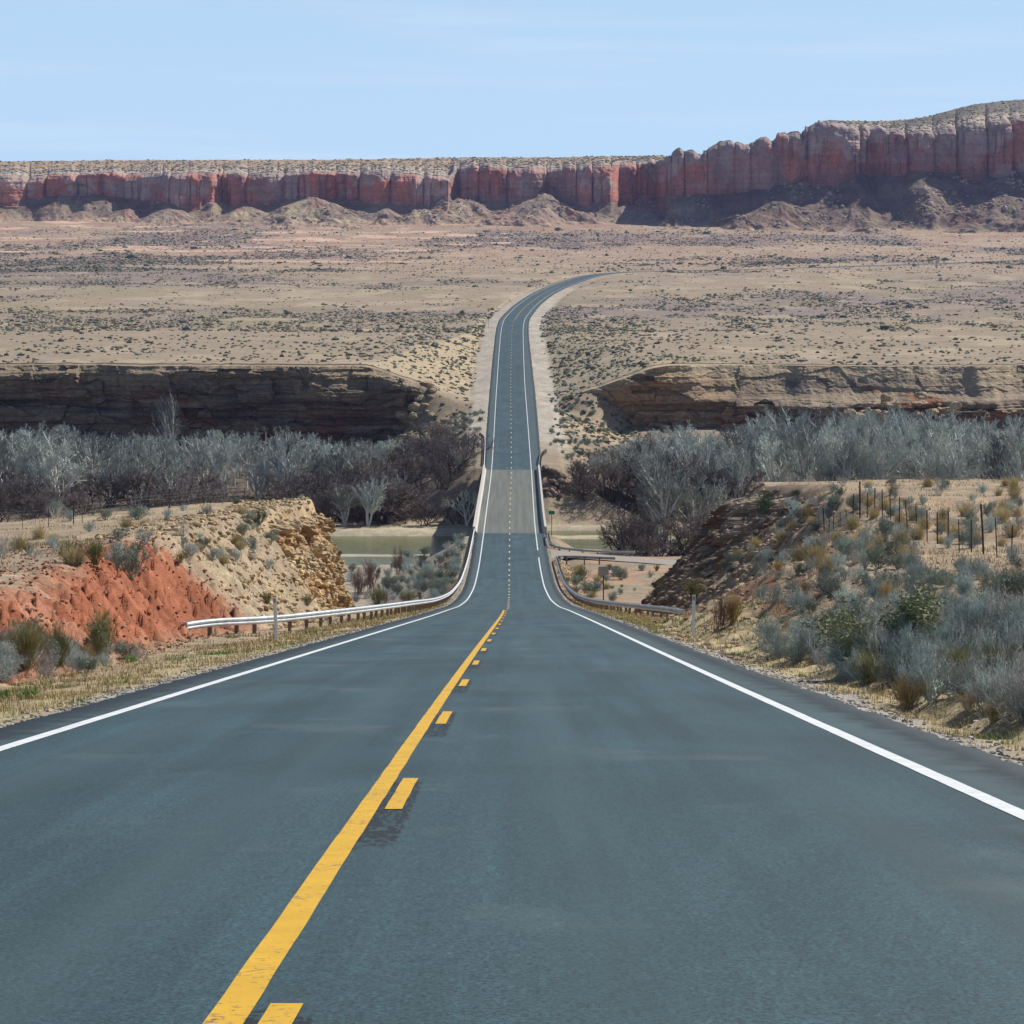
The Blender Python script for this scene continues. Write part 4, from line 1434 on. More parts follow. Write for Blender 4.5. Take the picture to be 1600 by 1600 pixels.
PP, RR, CC = [], [], []
for args in ((4200, -1, 45, 150, rng, 0.02, 0.10, (0.32, 0.125, 0.07)), (1800, -1, 60, 205, rng, 0.02, 0.09, (0.45, 0.36, 0.26)), (2600, -1, 150, 262, rng, 0.05, 0.30, (0.45, 0.33, 0.19)),
             (2600, 1, 60, 210, rng, 0.04, 0.15, (0.36, 0.27, 0.19)), (2600, 1, 185, 262, rng, 0.06, 0.34, (0.29, 0.22, 0.16))):
    a_, b_, c_ = stones(*args)
    PP.append(a_); RR.append(b_); CC.append(c_)
for FX, n_, hi_ in ((FA, 2600, 0.42), (FB, 1500, 0.34)):
    ii_ = rng.integers(6, 112, n_)
    jj_ = rng.integers(20, 415, n_)
    rq = np.exp(rng.uniform(math.log(0.08), math.log(hi_), n_))
    PP.append(np.stack([FX[0][ii_, jj_], FX[1][ii_, jj_], FX[2][ii_, jj_]], 1))
    RR.append(rq)
    CC.append(FX[3][ii_, jj_] * rng.uniform(0.7, 1.35, (n_, 1)))
for sd_ in (-1, 1):
    dq = 14 * (330 / 14) ** rng.uniform(size=3600)
    eq = EL(dq) if sd_ < 0 else ER(dq)
    xq = XC(dq) + sd_ * (eq + 0.02 + np.abs(rng.normal(0, 0.5, 3600)))
    rq = np.exp(rng.uniform(math.log(0.010), math.log(0.042), 3600)) * np.where(dq > 100, 1.5, 1)
    PP.append(np.stack([xq, dq, ground(xq, dq) + 0.1 * rq], 1))
    RR.append(rq)
    CC.append(np.array([[0.33, 0.30, 0.25]]) * rng.uniform(0.5, 1.5, (3600, 1)))
o = link('stones', scatter_mesh('stones', np.concatenate(PP), np.concatenate(RR), rng, np.concatenate(CC), M['rock'], 0.8))
tag(o, 'loose stones and chips scattered over the roadside cut banks', 'stones', kind='stuff')

# boulder heaps by the cliffs and the bridge end: single boulders
bvar = []
for q in range(6):
    V_, f_ = blob(rng, 1.0, 0.8, 3, 0.25)
    cc = np.zeros((len(V_), 3)) + np.array([0.40, 0.31, 0.20]) * rng.uniform(0.85, 1.15)
    bvar.append(mesh_np('boulder', V_, [f_], M['rock'], cc))
bdark = []
for q in range(4):
    V_, f_ = blob(rng, 1.0, 0.8, 3, 0.25)
    cc = np.zeros((len(V_), 3)) + np.array([0.22, 0.165, 0.14]) * rng.uniform(0.7, 1.4)
    bdark.append(mesh_np('boulder', V_, [f_], M['rock'], cc))
heaps = [((1325, 1500), (598, 640), 46, 0.5, 1.7, 'tan boulder in the heap tumbled below the orange cliff', 'boulders tumbled below the orange cliff', bvar),
         ((1000, 1062), (648, 672), 16, 0.5, 1.8, 'pale boulder fallen at the cliff end nearest the climbing road', 'boulders at the end of the orange cliff', bvar),
         ((612, 678), (596, 662), 26, 0.6, 2.2, 'pale slab fallen off the end of the shaded cliff', 'slabs at the end of the shaded cliff', bvar),
         ((850, 882), (745, 778), 40, 0.35, 0.95, 'dark riprap boulder heaped beside the far bridge end', 'riprap boulders beside the bridge', bdark)]
for xr, yr_, n, r0, r1, lab, grp, var in heaps:
    for q in range(n):
        X, d_, z = px_ground(rng.uniform(*xr), rng.uniform(*yr_), 560, 900)
        if xr[0] > 1300:
            d_ = rng.uniform(762, 775)
            X = rng.uniform(*xr) / 5000 * d_ - 800 / 5000 * d_
            z = -24.5 + max(0, 1 - abs(X - 96) / 22) * rng.uniform(0, 7.5)
        r = math.exp(rng.uniform(math.log(r0), math.log(r1)))
        o = link('boulder', var[int(rng.integers(len(var)))], loc=(X, d_, z + 0.15 * r), scale=(r * rng.uniform(0.9, 1.4), r, r * rng.uniform(0.7, 1.0)), rotz=rng.uniform(0, 6.28))
        tag(o, lab, 'boulder', grp)

# ------------------------------------------------------------------ plants
def unit(v):
    return v / (np.linalg.norm(v, axis=-1, keepdims=True) + 1e-9)


def grow(rng, P0, D0, L, r, spec):
    """grow all branches of one level together; spec per level: nseg, wiggle, uplift, nchild, (f0,f1), (angle0,angle1), len ratio, rad ratio"""
    out = []
    for lv, (ns, wig, upl, nch, fr, an, lr, rr) in enumerate(spec):
        n = len(P0)
        pts = [P0]
        dirs = []
        D = unit(D0)
        for i in range(ns):
            D = unit(D + rng.normal(0, wig, (n, 3)) + np.array([0, 0, upl]))
            dirs.append(D)
            pts.append(pts[-1] + D * (L / ns)[:, None])
        pts = np.stack(pts, 1)
        dirs = np.stack(dirs, 1)
        last = lv == len(spec) - 1
        tp = np.linspace(1, 0.3 if last else 0.5, ns + 1)
        rad = r[:, None] * tp[None]
        out.append((pts[:, :-1].reshape(-1, 3), pts[:, 1:].reshape(-1, 3), rad[:, :-1].ravel(), rad[:, 1:].ravel()))
        if last:
            break
        f = rng.uniform(fr[0], fr[1], (n, nch))
        f[:, 0] = 1.0
        fi = np.minimum((f * ns).astype(int), ns - 1)
        ft = f * ns - fi
        ii = np.arange(n)[:, None]
        base = pts[ii, fi] * (1 - ft)[..., None] + pts[ii, fi + 1] * ft[..., None]
        pd = dirs[ii, fi]
        rv = rng.normal(size=pd.shape)
        pe = unit(np.cross(pd, rv))
        th = rng.uniform(an[0], an[1], (n, nch))
        nd_ = pd * np.cos(th)[..., None] + pe * np.sin(th)[..., None]
        L = ((L[:, None] * lr) * (1.15 - 0.6 * f) * rng.uniform(0.7, 1.25, (n, nch))).ravel()
        r = ((r[:, None] * rr) * (1.1 - 0.4 * f)).ravel()
        P0 = base.reshape(-1, 3)
        D0 = nd_.reshape(-1, 3)
    return out


def tubes(segs, n):
    p0 = np.concatenate([s[0] for s in segs])
    p1 = np.concatenate([s[1] for s in segs])
    r0 = np.concatenate([s[2] for s in segs])
    r1 = np.concatenate([s[3] for s in segs])
    T = unit(p1 - p0)
    up = np.where(np.abs(T[:, 2:3]) > 0.9, np.array([[1.0, 0, 0]]), np.array([[0, 0, 1.0]]))
    A = unit(np.cross(T, up))
    B = np.cross(T, A)
    an = np.arange(n) * 2 * math.pi / n
    ring = np.cos(an)[None, :, None] * A[:, None] + np.sin(an)[None, :, None] * B[:, None]
    V_ = np.concatenate([p0[:, None] + ring * r0[:, None, None], p1[:, None] + ring * r1[:, None, None]], 1)
    k = np.arange(n)
    q = np.stack([k, (k + 1) % n, (k + 1) % n + n, k + n], 1)
    Fs = (q[None] + (np.arange(len(p0)) * 2 * n)[:, None, None]).reshape(-1, 4)
    return V_.reshape(-1, 3), Fs


def cone_dirs(rng, n, a0, a1):
    ph = rng.uniform(0, 2 * math.pi, n)
    th = rng.uniform(a0, a1, n)
    return np.stack([np.sin(th) * np.cos(ph), np.sin(th) * np.sin(ph), np.cos(th)], 1)


def make_tree(rng, kind):
    """unit tree, 1 m tall; returns trunk and crown meshes"""
    if kind == 'pale':
        ns = int(rng.integers(2, 5))
        spec = [(5, 0.10, 0.06, 9, (0.3, 1.0), (0.35, 0.8), 0.58, 0.5), (4, 0.13, 0.10, 8, (0.25, 1.0), (0.35, 0.8), 0.5, 0.5), (3, 0.14, 0.10, 7, (0.2, 1.0), (0.3, 0.8), 0.55, 0.55), (2, 0.15, 0.08, 0, 0, 0, 0, 0)]
        L0, r0, tilt = 0.52, 0.0165, (0.05, 0.42)
        mats = (M['bark_pale'], M['twig_pale'])
    elif kind == 'tall':
        ns = int(rng.integers(1, 3))
        spec = [(6, 0.07, 0.05, 11, (0.25, 1.0), (0.4, 0.9), 0.5, 0.5), (4, 0.13, 0.10, 8, (0.25, 1.0), (0.35, 0.8), 0.5, 0.5), (3, 0.14, 0.10, 7, (0.2, 1.0), (0.3, 0.8), 0.55, 0.55), (2, 0.15, 0.08, 0, 0, 0, 0, 0)]
        L0, r0, tilt = 0.64, 0.018, (0.02, 0.2)
        mats = (M['bark_pale'], M['twig_pale'])
    else:
        ns = 9
        spec = [(4, 0.16, 0.04, 7, (0.2, 1.0), (0.4, 1.0), 0.55, 0.5), (3, 0.18, 0.05, 7, (0.2, 1.0), (0.4, 1.0), 0.55, 0.55), (3, 0.2, 0.04, 5, (0.2, 1.0), (0.4, 1.0), 0.6, 0.6), (2, 0.2, 0.03, 0, 0, 0, 0, 0)]
        L0, r0, tilt = 0.5, 0.011, (0.1, 0.95)
        mats = (M['bark_dark'], M['twig_dark'])
    P0 = rng.normal(0, 0.012 if kind != 'dark' else 0.05, (ns, 3))
    P0[:, 2] = -0.03
    segs = grow(rng, P0, cone_dirs(rng, ns, *tilt), rng.uniform(0.8, 1.1, ns) * L0, np.full(ns, r0), spec)
    segs[2] = (segs[2][0], segs[2][1], np.maximum(segs[2][2], 0.0028), np.maximum(segs[2][3], 0.0024))
    segs[3] = (segs[3][0], segs[3][1], np.maximum(segs[3][2], 0.0021), np.maximum(segs[3][3], 0.0011))
    Vt, Ft = tubes(segs[:2], 5)
    Vc_, Fc = tubes(segs[2:], 3)
    top = max(Vt[:, 2].max(), np.percentile(Vc_[:, 2], 99.7))
    return mesh_np('trunk', Vt / top, [Ft], mats[0]), mesh_np('crown', Vc_ / top, [Fc], mats[1])


rng = np.random.default_rng(77)
TV = {'pale': [make_tree(rng, 'pale') for _ in range(8)], 'tall': [make_tree(rng, 'tall') for _ in range(5)], 'dark': [make_tree(rng, 'dark') for _ in range(6)]}
TN = {'pale': 'cottonwood_tree', 'tall': 'cottonwood_tree', 'dark': 'tamarisk_tree'}


def tree(kind, X, d_, h, rng, label, group, wide=1.0):
    tm, cm = TV[kind][int(rng.integers(len(TV[kind])))]
    z = float(ground(X, d_, detail=False))
    r = link(TN[kind], None, loc=(X, d_, z - 0.1), rotz=rng.uniform(0, 6.28), scale=(h * wide, h * wide, h))
    link('trunk', tm, r)
    link('crown', cm, r)
    tag(r, label, 'tree', group)


ytop_l = pxt([(-100, 660), (0, 652), (40, 668), (90, 652), (150, 672), (250, 670), (350, 668), (450, 664), (530, 684), (600, 680), (660, 690), (700, 706), (740, 728)])
ytop_r = pxt([(860, 745), (890, 712), (950, 690), (1000, 672), (1060, 652), (1100, 668), (1180, 648), (1240, 618), (1300, 636), (1370, 622), (1450, 636), (1530, 646), (1600, 636), (1700, 640)])
zone_l = [(110, 'by the photo edge'), (250, 'behind the sparse fence'), (420, 'behind the red bank'), (520, 'above the yellow rock outcrop'), (640, 'across the water'), (800, 'beside the bridge')]
zone_r = [(1000, 'next to the boulder heap'), (1120, 'behind the dark outcrop'), (1290, 'where the terrace fence begins'), (1440, 'below the tumbled boulders'), (1800, 'past the tumbled boulders')]


def zone(px, zs):
    for lim, nm in zs:
        if px < lim:
            return nm
    return zs[-1][1]


def put_tree(kind, px, d_, h, rng, side, wide=1.0):
    X = (px - 800) / 5000 * d_
    zn = zone(px, zone_l if side < 0 else zone_r)
    cl = 'shaded cliff' if side < 0 else 'orange cliff'
    size = 'tall' if h > 13.2 else ('mid height' if h > 9 else 'low')
    row = 'front' if d_ < 612 else ('middle' if d_ < 675 else 'back')
    if kind == 'dark':
        lab = f'{size} dark brown tamarisk facing the {cl}, {zn}, {row} row'
    else:
        lab = f'{size} pale bare cottonwood facing the {cl}, {zn}, {row} row'
    tree(kind, X, d_, h, rng, lab, lab.replace('cottonwood', 'cottonwoods').replace('tamarisk', 'tamarisks'), wide)


rng = np.random.default_rng(99)
# the long grove on one side
for q in range(118):
    d_ = rng.uniform(614, 735)
    px_ = -40 + 690 * (q + rng.uniform(0, 1)) / 118 if q % 2 else rng.uniform(-40, 640)
    X = (px_ - 800) / 5000 * d_
    z = float(ground(X, d_, detail=False))
    h = (500 - float(ytop_l(px_))) * d_ / 5000 - z
    h *= rng.uniform(0.72, 1.0)
    put_tree('pale' if rng.uniform() < 0.7 else 'tall', px_, d_, h, rng, -1, rng.uniform(0.8, 1.1))
for q in range(92):
    d_ = rng.uniform(571, 650)
    px_ = 300 + 430 * (q + rng.uniform(0, 1)) / 92 if q > 30 else rng.uniform(-20, 330)
    h = rng.uniform(5.0, 9.0)
    if px_ > 660:
        h *= 0.72
    put_tree('pale' if rng.uniform() < 0.14 else 'dark', px_, d_, h, rng, -1, rng.uniform(0.9, 1.25))
for q in range(14):
    d_ = rng.uniform(650, 730)
    px_ = rng.uniform(600, 700)
    put_tree('dark', px_, d_, rng.uniform(2.5, 4.5), rng, -1, 1.3)
# one tree against the shaded cliff
put_tree('pale', 268, 740, 17.5, rng, -1, 0.75)
# the other side
for q in range(90):
    d_ = rng.uniform(596, 735)
    px_ = 930 + 705 * (q + rng.uniform(0, 1)) / 90
    X = (px_ - 800) / 5000 * d_
    z = float(ground(X, d_, detail=False))
    h = (500 - float(ytop_r(px_))) * d_ / 5000 - z
    h *= rng.uniform(0.68, 1.0)
    put_tree('pale' if rng.uniform() < 0.7 else 'tall', px_, d_, h, rng, 1, rng.uniform(0.8, 1.1))
for q in range(40):
    d_ = rng.uniform(588, 690)
    px_ = rng.uniform(885, 1130)
    X = (px_ - 800) / 5000 * d_
    h = min(9.5, ((500 - float(ytop_r(px_))) * d_ / 5000 - float(ground(X, d_, detail=False))) * rng.uniform(0.6, 0.95))
    put_tree('dark', px_, d_, h, rng, 1, rng.uniform(0.9, 1.2))
for px_, d_, h, kd in ((1040, 512, 16.5, 'pale'), (1085, 515, 14, 'pale'), (1120, 524, 12, 'pale'), (1000, 545 - 20, 9, 'dark'), (965, 520, 6.5, 'dark'), (1000, 500, 6.0, 'dark'), (1035, 497, 7.5, 'dark'), (1070, 495, 7.5, 'dark'), (1010, 490, 4.5, 'dark'), (985, 508, 6.0, 'dark'), (1100, 500, 8, 'dark')):
    X = (px_ - 800) / 5000 * d_
    lab = {'pale': 'pale bare cottonwood on the near bank behind the dark outcrop, ' + ('tallest and whitest there' if h > 16 else ('second in height' if h > 13 else 'smallest of three')), 'dark': 'brown bare thicket tree at the water edge behind the side road guardrail'}[kd]
    tree(kd, X, d_, h, rng, lab, 'bare trees on the near river bank', 1.0)


def shrub_mesh(rng, kind):
    """unit shrubs, about 1 m tall"""
    if kind == 'sage':         # dense grey twigs
        n = 26
        seg = grow(rng, rng.normal(0, 0.05, (n, 3)) * [1, 1, 0], cone_dirs(rng, n, 0.1, 1.35), rng.uniform(0.45, 0.75, n), np.full(n, 0.011),
                   [(3, 0.2, 0.12, 7, (0.25, 1), (0.3, 1.0), 0.5, 0.6), (3, 0.25, 0.12, 6, (0.2, 1), (0.3, 1.0), 0.6, 0.7), (2, 0.25, 0.05, 0, 0, 0, 0, 0)])
        mat = M['sage']
    elif kind == 'bleached':
        n = 16
        seg = grow(rng, rng.normal(0, 0.06, (n, 3)) * [1, 1, 0], cone_dirs(rng, n, 0.2, 1.3), rng.uniform(0.5, 0.85, n), np.full(n, 0.014),
                   [(4, 0.22, 0.1, 6, (0.25, 1), (0.3, 1.0), 0.5, 0.6), (3, 0.25, 0.1, 5, (0.2, 1), (0.3, 1.0), 0.55, 0.65), (2, 0.25, 0.05, 0, 0, 0, 0, 0)])
        mat = M['sagestem']
    elif kind in ('olive', 'gold'):
        n = 70
        seg = grow(rng, rng.normal(0, 0.09, (n, 3)) * [1, 1, 0], cone_dirs(rng, n, 0.03, 0.75), rng.uniform(0.6, 1.0, n), np.full(n, 0.009),
                   [(4, 0.08, 0.06, 7, (0.3, 1), (0.15, 0.5), 0.42, 0.7), (2, 0.12, 0.06, 3, (0.3, 1), (0.2, 0.6), 0.6, 0.8), (2, 0.1, 0, 0, 0, 0, 0, 0)])
        mat = M[kind]
    elif kind == 'willow':
        n = 24
        seg = grow(rng, rng.normal(0, 0.1, (n, 3)) * [1, 1, 0], cone_dirs(rng, n, 0.03, 0.55), rng.uniform(0.7, 1.0, n), np.full(n, 0.009),
                   [(5, 0.07, 0.05, 8, (0.2, 1), (0.2, 0.6), 0.4, 0.6), (3, 0.12, 0.05, 4, (0.2, 1), (0.2, 0.6), 0.5, 0.7), (2, 0.1, 0, 0, 0, 0, 0, 0)])
        mat = M['twig_red']
    elif kind == 'bigleaf':     # open woody frame
        n = 12
        seg = grow(rng, rng.normal(0, 0.05, (n, 3)) * [1, 1, 0], cone_dirs(rng, n, 0.15, 1.15), rng.uniform(0.5, 0.8, n), np.full(n, 0.016),
                   [(4, 0.18, 0.05, 8, (0.3, 1), (0.3, 0.9), 0.5, 0.5), (3, 0.2, 0.08, 9, (0.2, 1), (0.3, 0.9), 0.55, 0.6), (3, 0.2, 0.05, 0, 0, 0, 0, 0)])
        mat = M['grease']
    elif kind in ('straw', 'fresh'):
        n = 260
        seg = grow(rng, rng.normal(0, 0.16, (n, 3)) * [1, 1, 0], cone_dirs(rng, n, 0.02, 0.8), rng.uniform(0.45, 1.0, n), np.full(n, 0.012), [(3, 0.1, -0.12, 0, 0, 0, 0, 0)])
        mat = M[kind]
    else:                       # teal / darkgreen: leafy dome
        n = 20
        seg = grow(rng, rng.normal(0, 0.05, (n, 3)) * [1, 1, 0], cone_dirs(rng, n, 0.1, 1.3), rng.uniform(0.5, 0.8, n), np.full(n, 0.012),
                   [(3, 0.2, 0.1, 7, (0.25, 1), (0.3, 1.0), 0.5, 0.6), (3, 0.2, 0.1, 6, (0.2, 1), (0.3, 0.9), 0.6, 0.7), (2, 0.2, 0.1, 0, 0, 0, 0, 0)])
        mat = M[kind]
    V_, F_ = tubes(seg, 3)
    Fs = [F_]
    if kind in ('teal', 'darkgreen', 'bigleaf'):
        tipp = seg[-1][1]
        tipp = tipp[rng.integers(0, len(tipp), 5200)] + rng.normal(0, 0.03, (5200, 3))
        s_ = rng.uniform(0.007, 0.019, (5200, 1))
        tri = tipp[:, None] + rng.normal(0, 1, (5200, 3, 3)) * s_[:, None]
        Fs.append(np.arange(5200 * 3).reshape(-1, 3) + len(V_))
        V_ = np.concatenate([V_, tri.reshape(-1, 3)])
    V_ = V_ / np.percentile(V_[:, 2], 99.5)
    me = mesh_np(kind, V_, Fs, mat)
    return me


SV = {k: [shrub_mesh(rng, k) for _ in range(4 if k == 'sage' else 3)] for k in ('sage', 'bleached', 'olive', 'gold', 'willow', 'bigleaf', 'straw', 'fresh', 'teal', 'darkgreen')}
SN = {'sage': 'sagebrush', 'bleached': 'dead_brush', 'olive': 'rabbitbrush', 'gold': 'golden_brush', 'willow': 'willow_bush', 'bigleaf': 'greasewood_bush', 'straw': 'grass_clump', 'fresh': 'grass_clump', 'teal': 'saltbush', 'darkgreen': 'saltbush'}
SC = {'sage': 'bush', 'bleached': 'bush', 'olive': 'bush', 'gold': 'bush', 'willow': 'bush', 'bigleaf': 'bush', 'straw': 'grass clump', 'fresh': 'grass clump', 'teal': 'bush', 'darkgreen': 'bush'}


def shrub(kind, X, d_, z, h, rng, label, group=None, wide=1.0):
    o = link(SN[kind], SV[kind][int(rng.integers(len(SV[kind])))], loc=(X, d_, z - 0.03), rotz=rng.uniform(0, 6.28), scale=(h * wide * rng.uniform(0.9, 1.1), h * wide, h))
    tag(o, label, SC[kind], group)
    return o


rng = np.random.default_rng(123)
# bushes surveyed one by one: photo point of the foot, height in photo pixels
single = [
    ('bigleaf', 1385, 1022, 104, 2.0, 'largest open olive grey bush rising out of the grey brush'),
    ('bigleaf', 1330, 1012, 50, 2.2, 'low spreading olive grey bush beside the largest open bush'),
    ('willow', 1125, 985, 62, 1.0, 'brown twiggy bush beside the white post at the grey guardrail end'),
    ('gold', 1145, 975, 52, 1.0, 'rusty golden bush behind the brown twiggy bush near the white post'),
    ('gold', 1418, 1108, 62, 1.4, 'widest golden tan bush in the straw beyond the white litter'),
    ('gold', 1512, 1112, 34, 1.2, 'golden bush near the scrap of blue plastic'),
    ('gold', 1552, 1128, 40, 1.2, 'rusty tan bush past the scrap of blue plastic, nearest the asphalt'),
    ('gold', 1482, 1010, 26, 1.3, 'bright golden tuft standing alone in the grey brush'),
    ('gold', 1215, 1014, 24, 1.3, 'small golden tuft on the verge side of the grey brush'),
    ('fresh', 1545, 942, 26, 1.4, 'fresh green bush beside a patch of pale stones'),
    ('gold', 1585, 908, 26, 1.5, 'orange golden bush at the photo edge above the pale stones'),
    ('olive', 1040, 935, 34, 1.5, 'yellow green bush at the foot of the dark outcrop'),
    ('olive', 1085, 938, 38, 1.4, 'yellow green bush between the dark outcrop and the white post'),
    ('teal', 925, 932, 26, 1.6, 'grey green bush behind the bend of the grey guardrail'),
    ('olive', 908, 908, 28, 1.2, 'olive bush below the side road guardrail'),
    ('teal', 970, 906, 22, 1.6, 'grey green bush standing beyond the road sign back'),
    ('teal', 900, 915, 18, 1.4, 'small grey green bush close to the guardrail under the side road'),
    ('darkgreen', 1192, 812, 42, 1.1, 'dark green bush high on the dark outcrop slope'),
    ('darkgreen', 1112, 818, 26, 1.4, 'green bush clinging to the face of the dark outcrop'),
    ('darkgreen', 1200, 782, 16, 1.5, 'dark green bush on the crest above the dark outcrop'),
    ('darkgreen', 1160, 772, 16, 1.5, 'dark green bush at the crest corner of the dark outcrop'),
    ('darkgreen', 1245, 775, 12, 1.8, 'low green bush on the terrace crest before the fence'),
    ('darkgreen', 1476, 760, 12, 1.8, 'small green bush on the horizon of the fenced terrace'),
    ('teal', 1100, 885, 30, 1.3, 'blue green bush in the gully below the dark outcrop'),
    ('sage', 1520, 835, 26, 1.7, 'large grey bush behind the fence'),
    ('sage', 1545, 832, 24, 1.5, 'grey bush next to the large one behind the fence'),
    ('olive', 40, 1045, 86, 1.0, 'tall olive bush above the fresh green grass clump'),
    ('olive', 90, 1040, 72, 1.0, 'olive bush in the middle of the verge brush'),
    ('olive', 160, 1028, 82, 0.9, 'tall olive green bush next to the red bank foot'),
    ('bigleaf', 150, 1032, 66, 0.9, 'grey green bush leaning against the tall olive one by the red bank'),
    ('gold', 138, 1040, 36, 0.9, 'rusty gold tuft at the feet of the tall olive bush'),
    ('fresh', 45, 1092, 22, 2.2, 'brightest fresh green grass clump on the near verge'),
    ('fresh', 140, 1045, 16, 1.8, 'fresh green grass under the rusty gold tuft'),
    ('fresh', 205, 1035, 14, 1.8, 'small fresh green grass clump at the red bank foot'),
    ('fresh', 8, 1092, 20, 1.5, 'fresh green grass at the photo edge by the asphalt'),
    ('bleached', 3, 872, 44, 1.1, 'bleached dead bush at the photo edge on the red bank'),
    ('olive', 110, 880, 40, 1.2, 'olive bush on the rim of the red bank'),
    ('olive', 150, 882, 44, 1.2, 'wide olive bush on the rim in the middle of the red bank'),
    ('teal', 205, 905, 58, 1.0, 'grey green bush hanging over the red bank rim'),
    ('sage', 185, 888, 44, 1.2, 'grey bush behind the one hanging over the red bank rim'),
    ('olive', 212, 868, 22, 1.4, 'olive bush on the terrace behind the rim bushes'),
    ('olive', 45, 866, 18, 1.5, 'low olive bush near the bleached dead bush'),
    ('sage', 85, 858, 24, 1.4, 'low grey bush between two olive bushes on the terrace'),
    ('olive', 282, 882, 20, 1.2, 'small dark olive bush alone at the top of the red soil'),
    ('bleached', 243, 868, 16, 1.2, 'small bleached bush on the terrace left of the lone olive bush'.replace(' left of', ' beside')),
    ('darkgreen', 405, 822, 26, 1.5, 'round green bush on the crest of the yellow outcrop'),
    ('olive', 378, 832, 14, 2.4, 'flat olive bush on the slope just under the round green bush'),
    ('teal', 422, 850, 24, 1.3, 'blue green bush at the upper edge of the yellow rock'),
    ('darkgreen', 438, 836, 14, 1.4, 'small dark bush at the brink of the yellow rock'),
    ('sage', 395, 860, 24, 1.2, 'pale grey bush on the gravel slope beside the yellow rock'),
    ('sage', 368, 878, 26, 1.3, 'grey bush halfway down the gravel slope'),
    ('sage', 420, 888, 18, 1.3, 'small grey bush low on the gravel slope'),
    ('olive', 418, 944, 20, 1.2, 'small olive bush behind the long guardrail next to the white post'),
    ('sage', 300, 866, 16, 1.5, 'low grey bush on the gravel above the red soil'),
    ('teal', 215, 812, 22, 2.2, 'wide dark green bush beneath the timber brace on the terrace'),
    ('sage', 262, 810, 20, 1.2, 'grey bush standing in pale grass near the timber brace'),
    ('teal', 165, 812, 18, 1.6, 'grey green bush along the sparse fence'),
    ('sage', 110, 814, 18, 1.6, 'grey bush at the sparse fence posts'),
    ('darkgreen', 370, 788, 10, 2.0, 'low green bush on the skyline of the terrace'),
    ('willow', 622, 898, 46, 0.8, 'reddish bare willow on the embankment beside the water'),
    ('willow', 580, 925, 54, 1.0, 'reddish bare willow behind the tip of the yellow outcrop'),
    ('willow', 560, 930, 44, 1.3, 'dark bare willow at the foot of the yellow outcrop'),
    ('olive', 590, 946, 34, 1.4, 'yellow green bush above the long guardrail past the outcrop'),
    ('teal', 682, 928, 26, 1.4, 'round green bush on the embankment above the guardrail bend'),
    ('olive', 640, 942, 22, 1.5, 'olive bush between the yellow green bush and the guardrail bend'),
    ('olive', 480, 946, 20, 1.4, 'olive grass tuft in front of the yellow rock'),
]
for kd, px_, py_, hp, wd_, lab in single:
    dmx = 300 if (py_ < 935 and (px_ < 545 or px_ > 1000)) else 600
    X, d_, z = px_ground(px_, py_, 14, dmx)
    if on_road(X, d_) or d_ > 700:
        print('MISPLACED', lab, X, d_)
        continue
    shrub(kd, X, d_, z, hp * d_ / 5000, rng, lab, None, wd_ * (0.62 if kd in ('teal', 'darkgreen', 'sage', 'bleached') else 0.8))

# the grey brush masses: one bush each
def brush(n, xr, yr_, kinds, pk, hr, rng, label, group, wide=0.8, ok=None, dmax=300):
    for q in range(n):
        for t_ in range(20):
            px_, py_ = rng.uniform(*xr), rng.uniform(*yr_)
            if ok is not None and not ok(px_, py_):
                continue
            X, d_, z = px_ground(px_, py_, 14, dmax)
            if d_ < dmax and not on_road(X, d_, 1.2):
                break
        else:
            continue
        kd = kinds[int(rng.choice(len(kinds), p=pk))]
        h = rng.uniform(*hr)
        shrub(kd, X, d_, z, h, rng, label.format({'sage': 'grey twiggy', 'bleached': 'bleached bare', 'teal': 'grey green', 'olive': 'olive green', 'darkgreen': 'dark green', 'gold': 'golden', 'straw': 'straw coloured', 'willow': 'reddish bare'}[kd]), group, wide)


def below_line(px_, py_):   # clear of the straw verge
    return 1000 - (px_ - 1190) * 0.22 < py_ < 1028 + (px_ - 1160) * 0.225


brush(215, (1180, 1620), (955, 1130), ('sage', 'bleached', 'olive'), (0.56, 0.40, 0.04), (0.36, 0.70), rng, '{} bush in the dense thicket between straw verge and stony bank', 'bushes of the grey brush thicket', 0.85, below_line)
brush(52, (1180, 1600), (880, 960), ('sage', 'bleached', 'teal', 'gold'), (0.6, 0.12, 0.2, 0.08), (0.4, 0.85), rng, '{} bush on the slope between the grey thicket and the fence', 'bushes below the terrace fence', 0.85)
brush(110, (1080, 1440), (785, 900), ('sage', 'teal', 'bleached', 'straw'), (0.30, 0.24, 0.26, 0.20), (0.45, 0.95), rng, '{} bush on the stony bank slope between the dark outcrop and the fence', 'bushes on the stony bank slope', 0.85)
brush(80, (1300, 1600), (758, 860), ('sage', 'teal', 'straw', 'bleached'), (0.18, 0.2, 0.37, 0.25), (0.45, 0.9), rng, '{} bush on the flat terrace behind the wire fence', 'bushes behind the wire fence', 0.85)
brush(58, (-10, 215), (1008, 1072), ('sage', 'bleached', 'teal'), (0.7, 0.2, 0.1), (0.32, 0.55), rng, '{} bush in the low verge brush under the tall olive bushes', 'bushes of the low verge brush', 0.9, lambda x, y: y < 1075 - x * 0.17)
brush(44, (20, 470), (796, 885), ('sage', 'teal', 'straw', 'bleached'), (0.4, 0.15, 0.3, 0.15), (0.35, 0.8), rng, '{} tuft on the terrace above the red bank', 'tufts on the terrace above the red bank', 0.9)
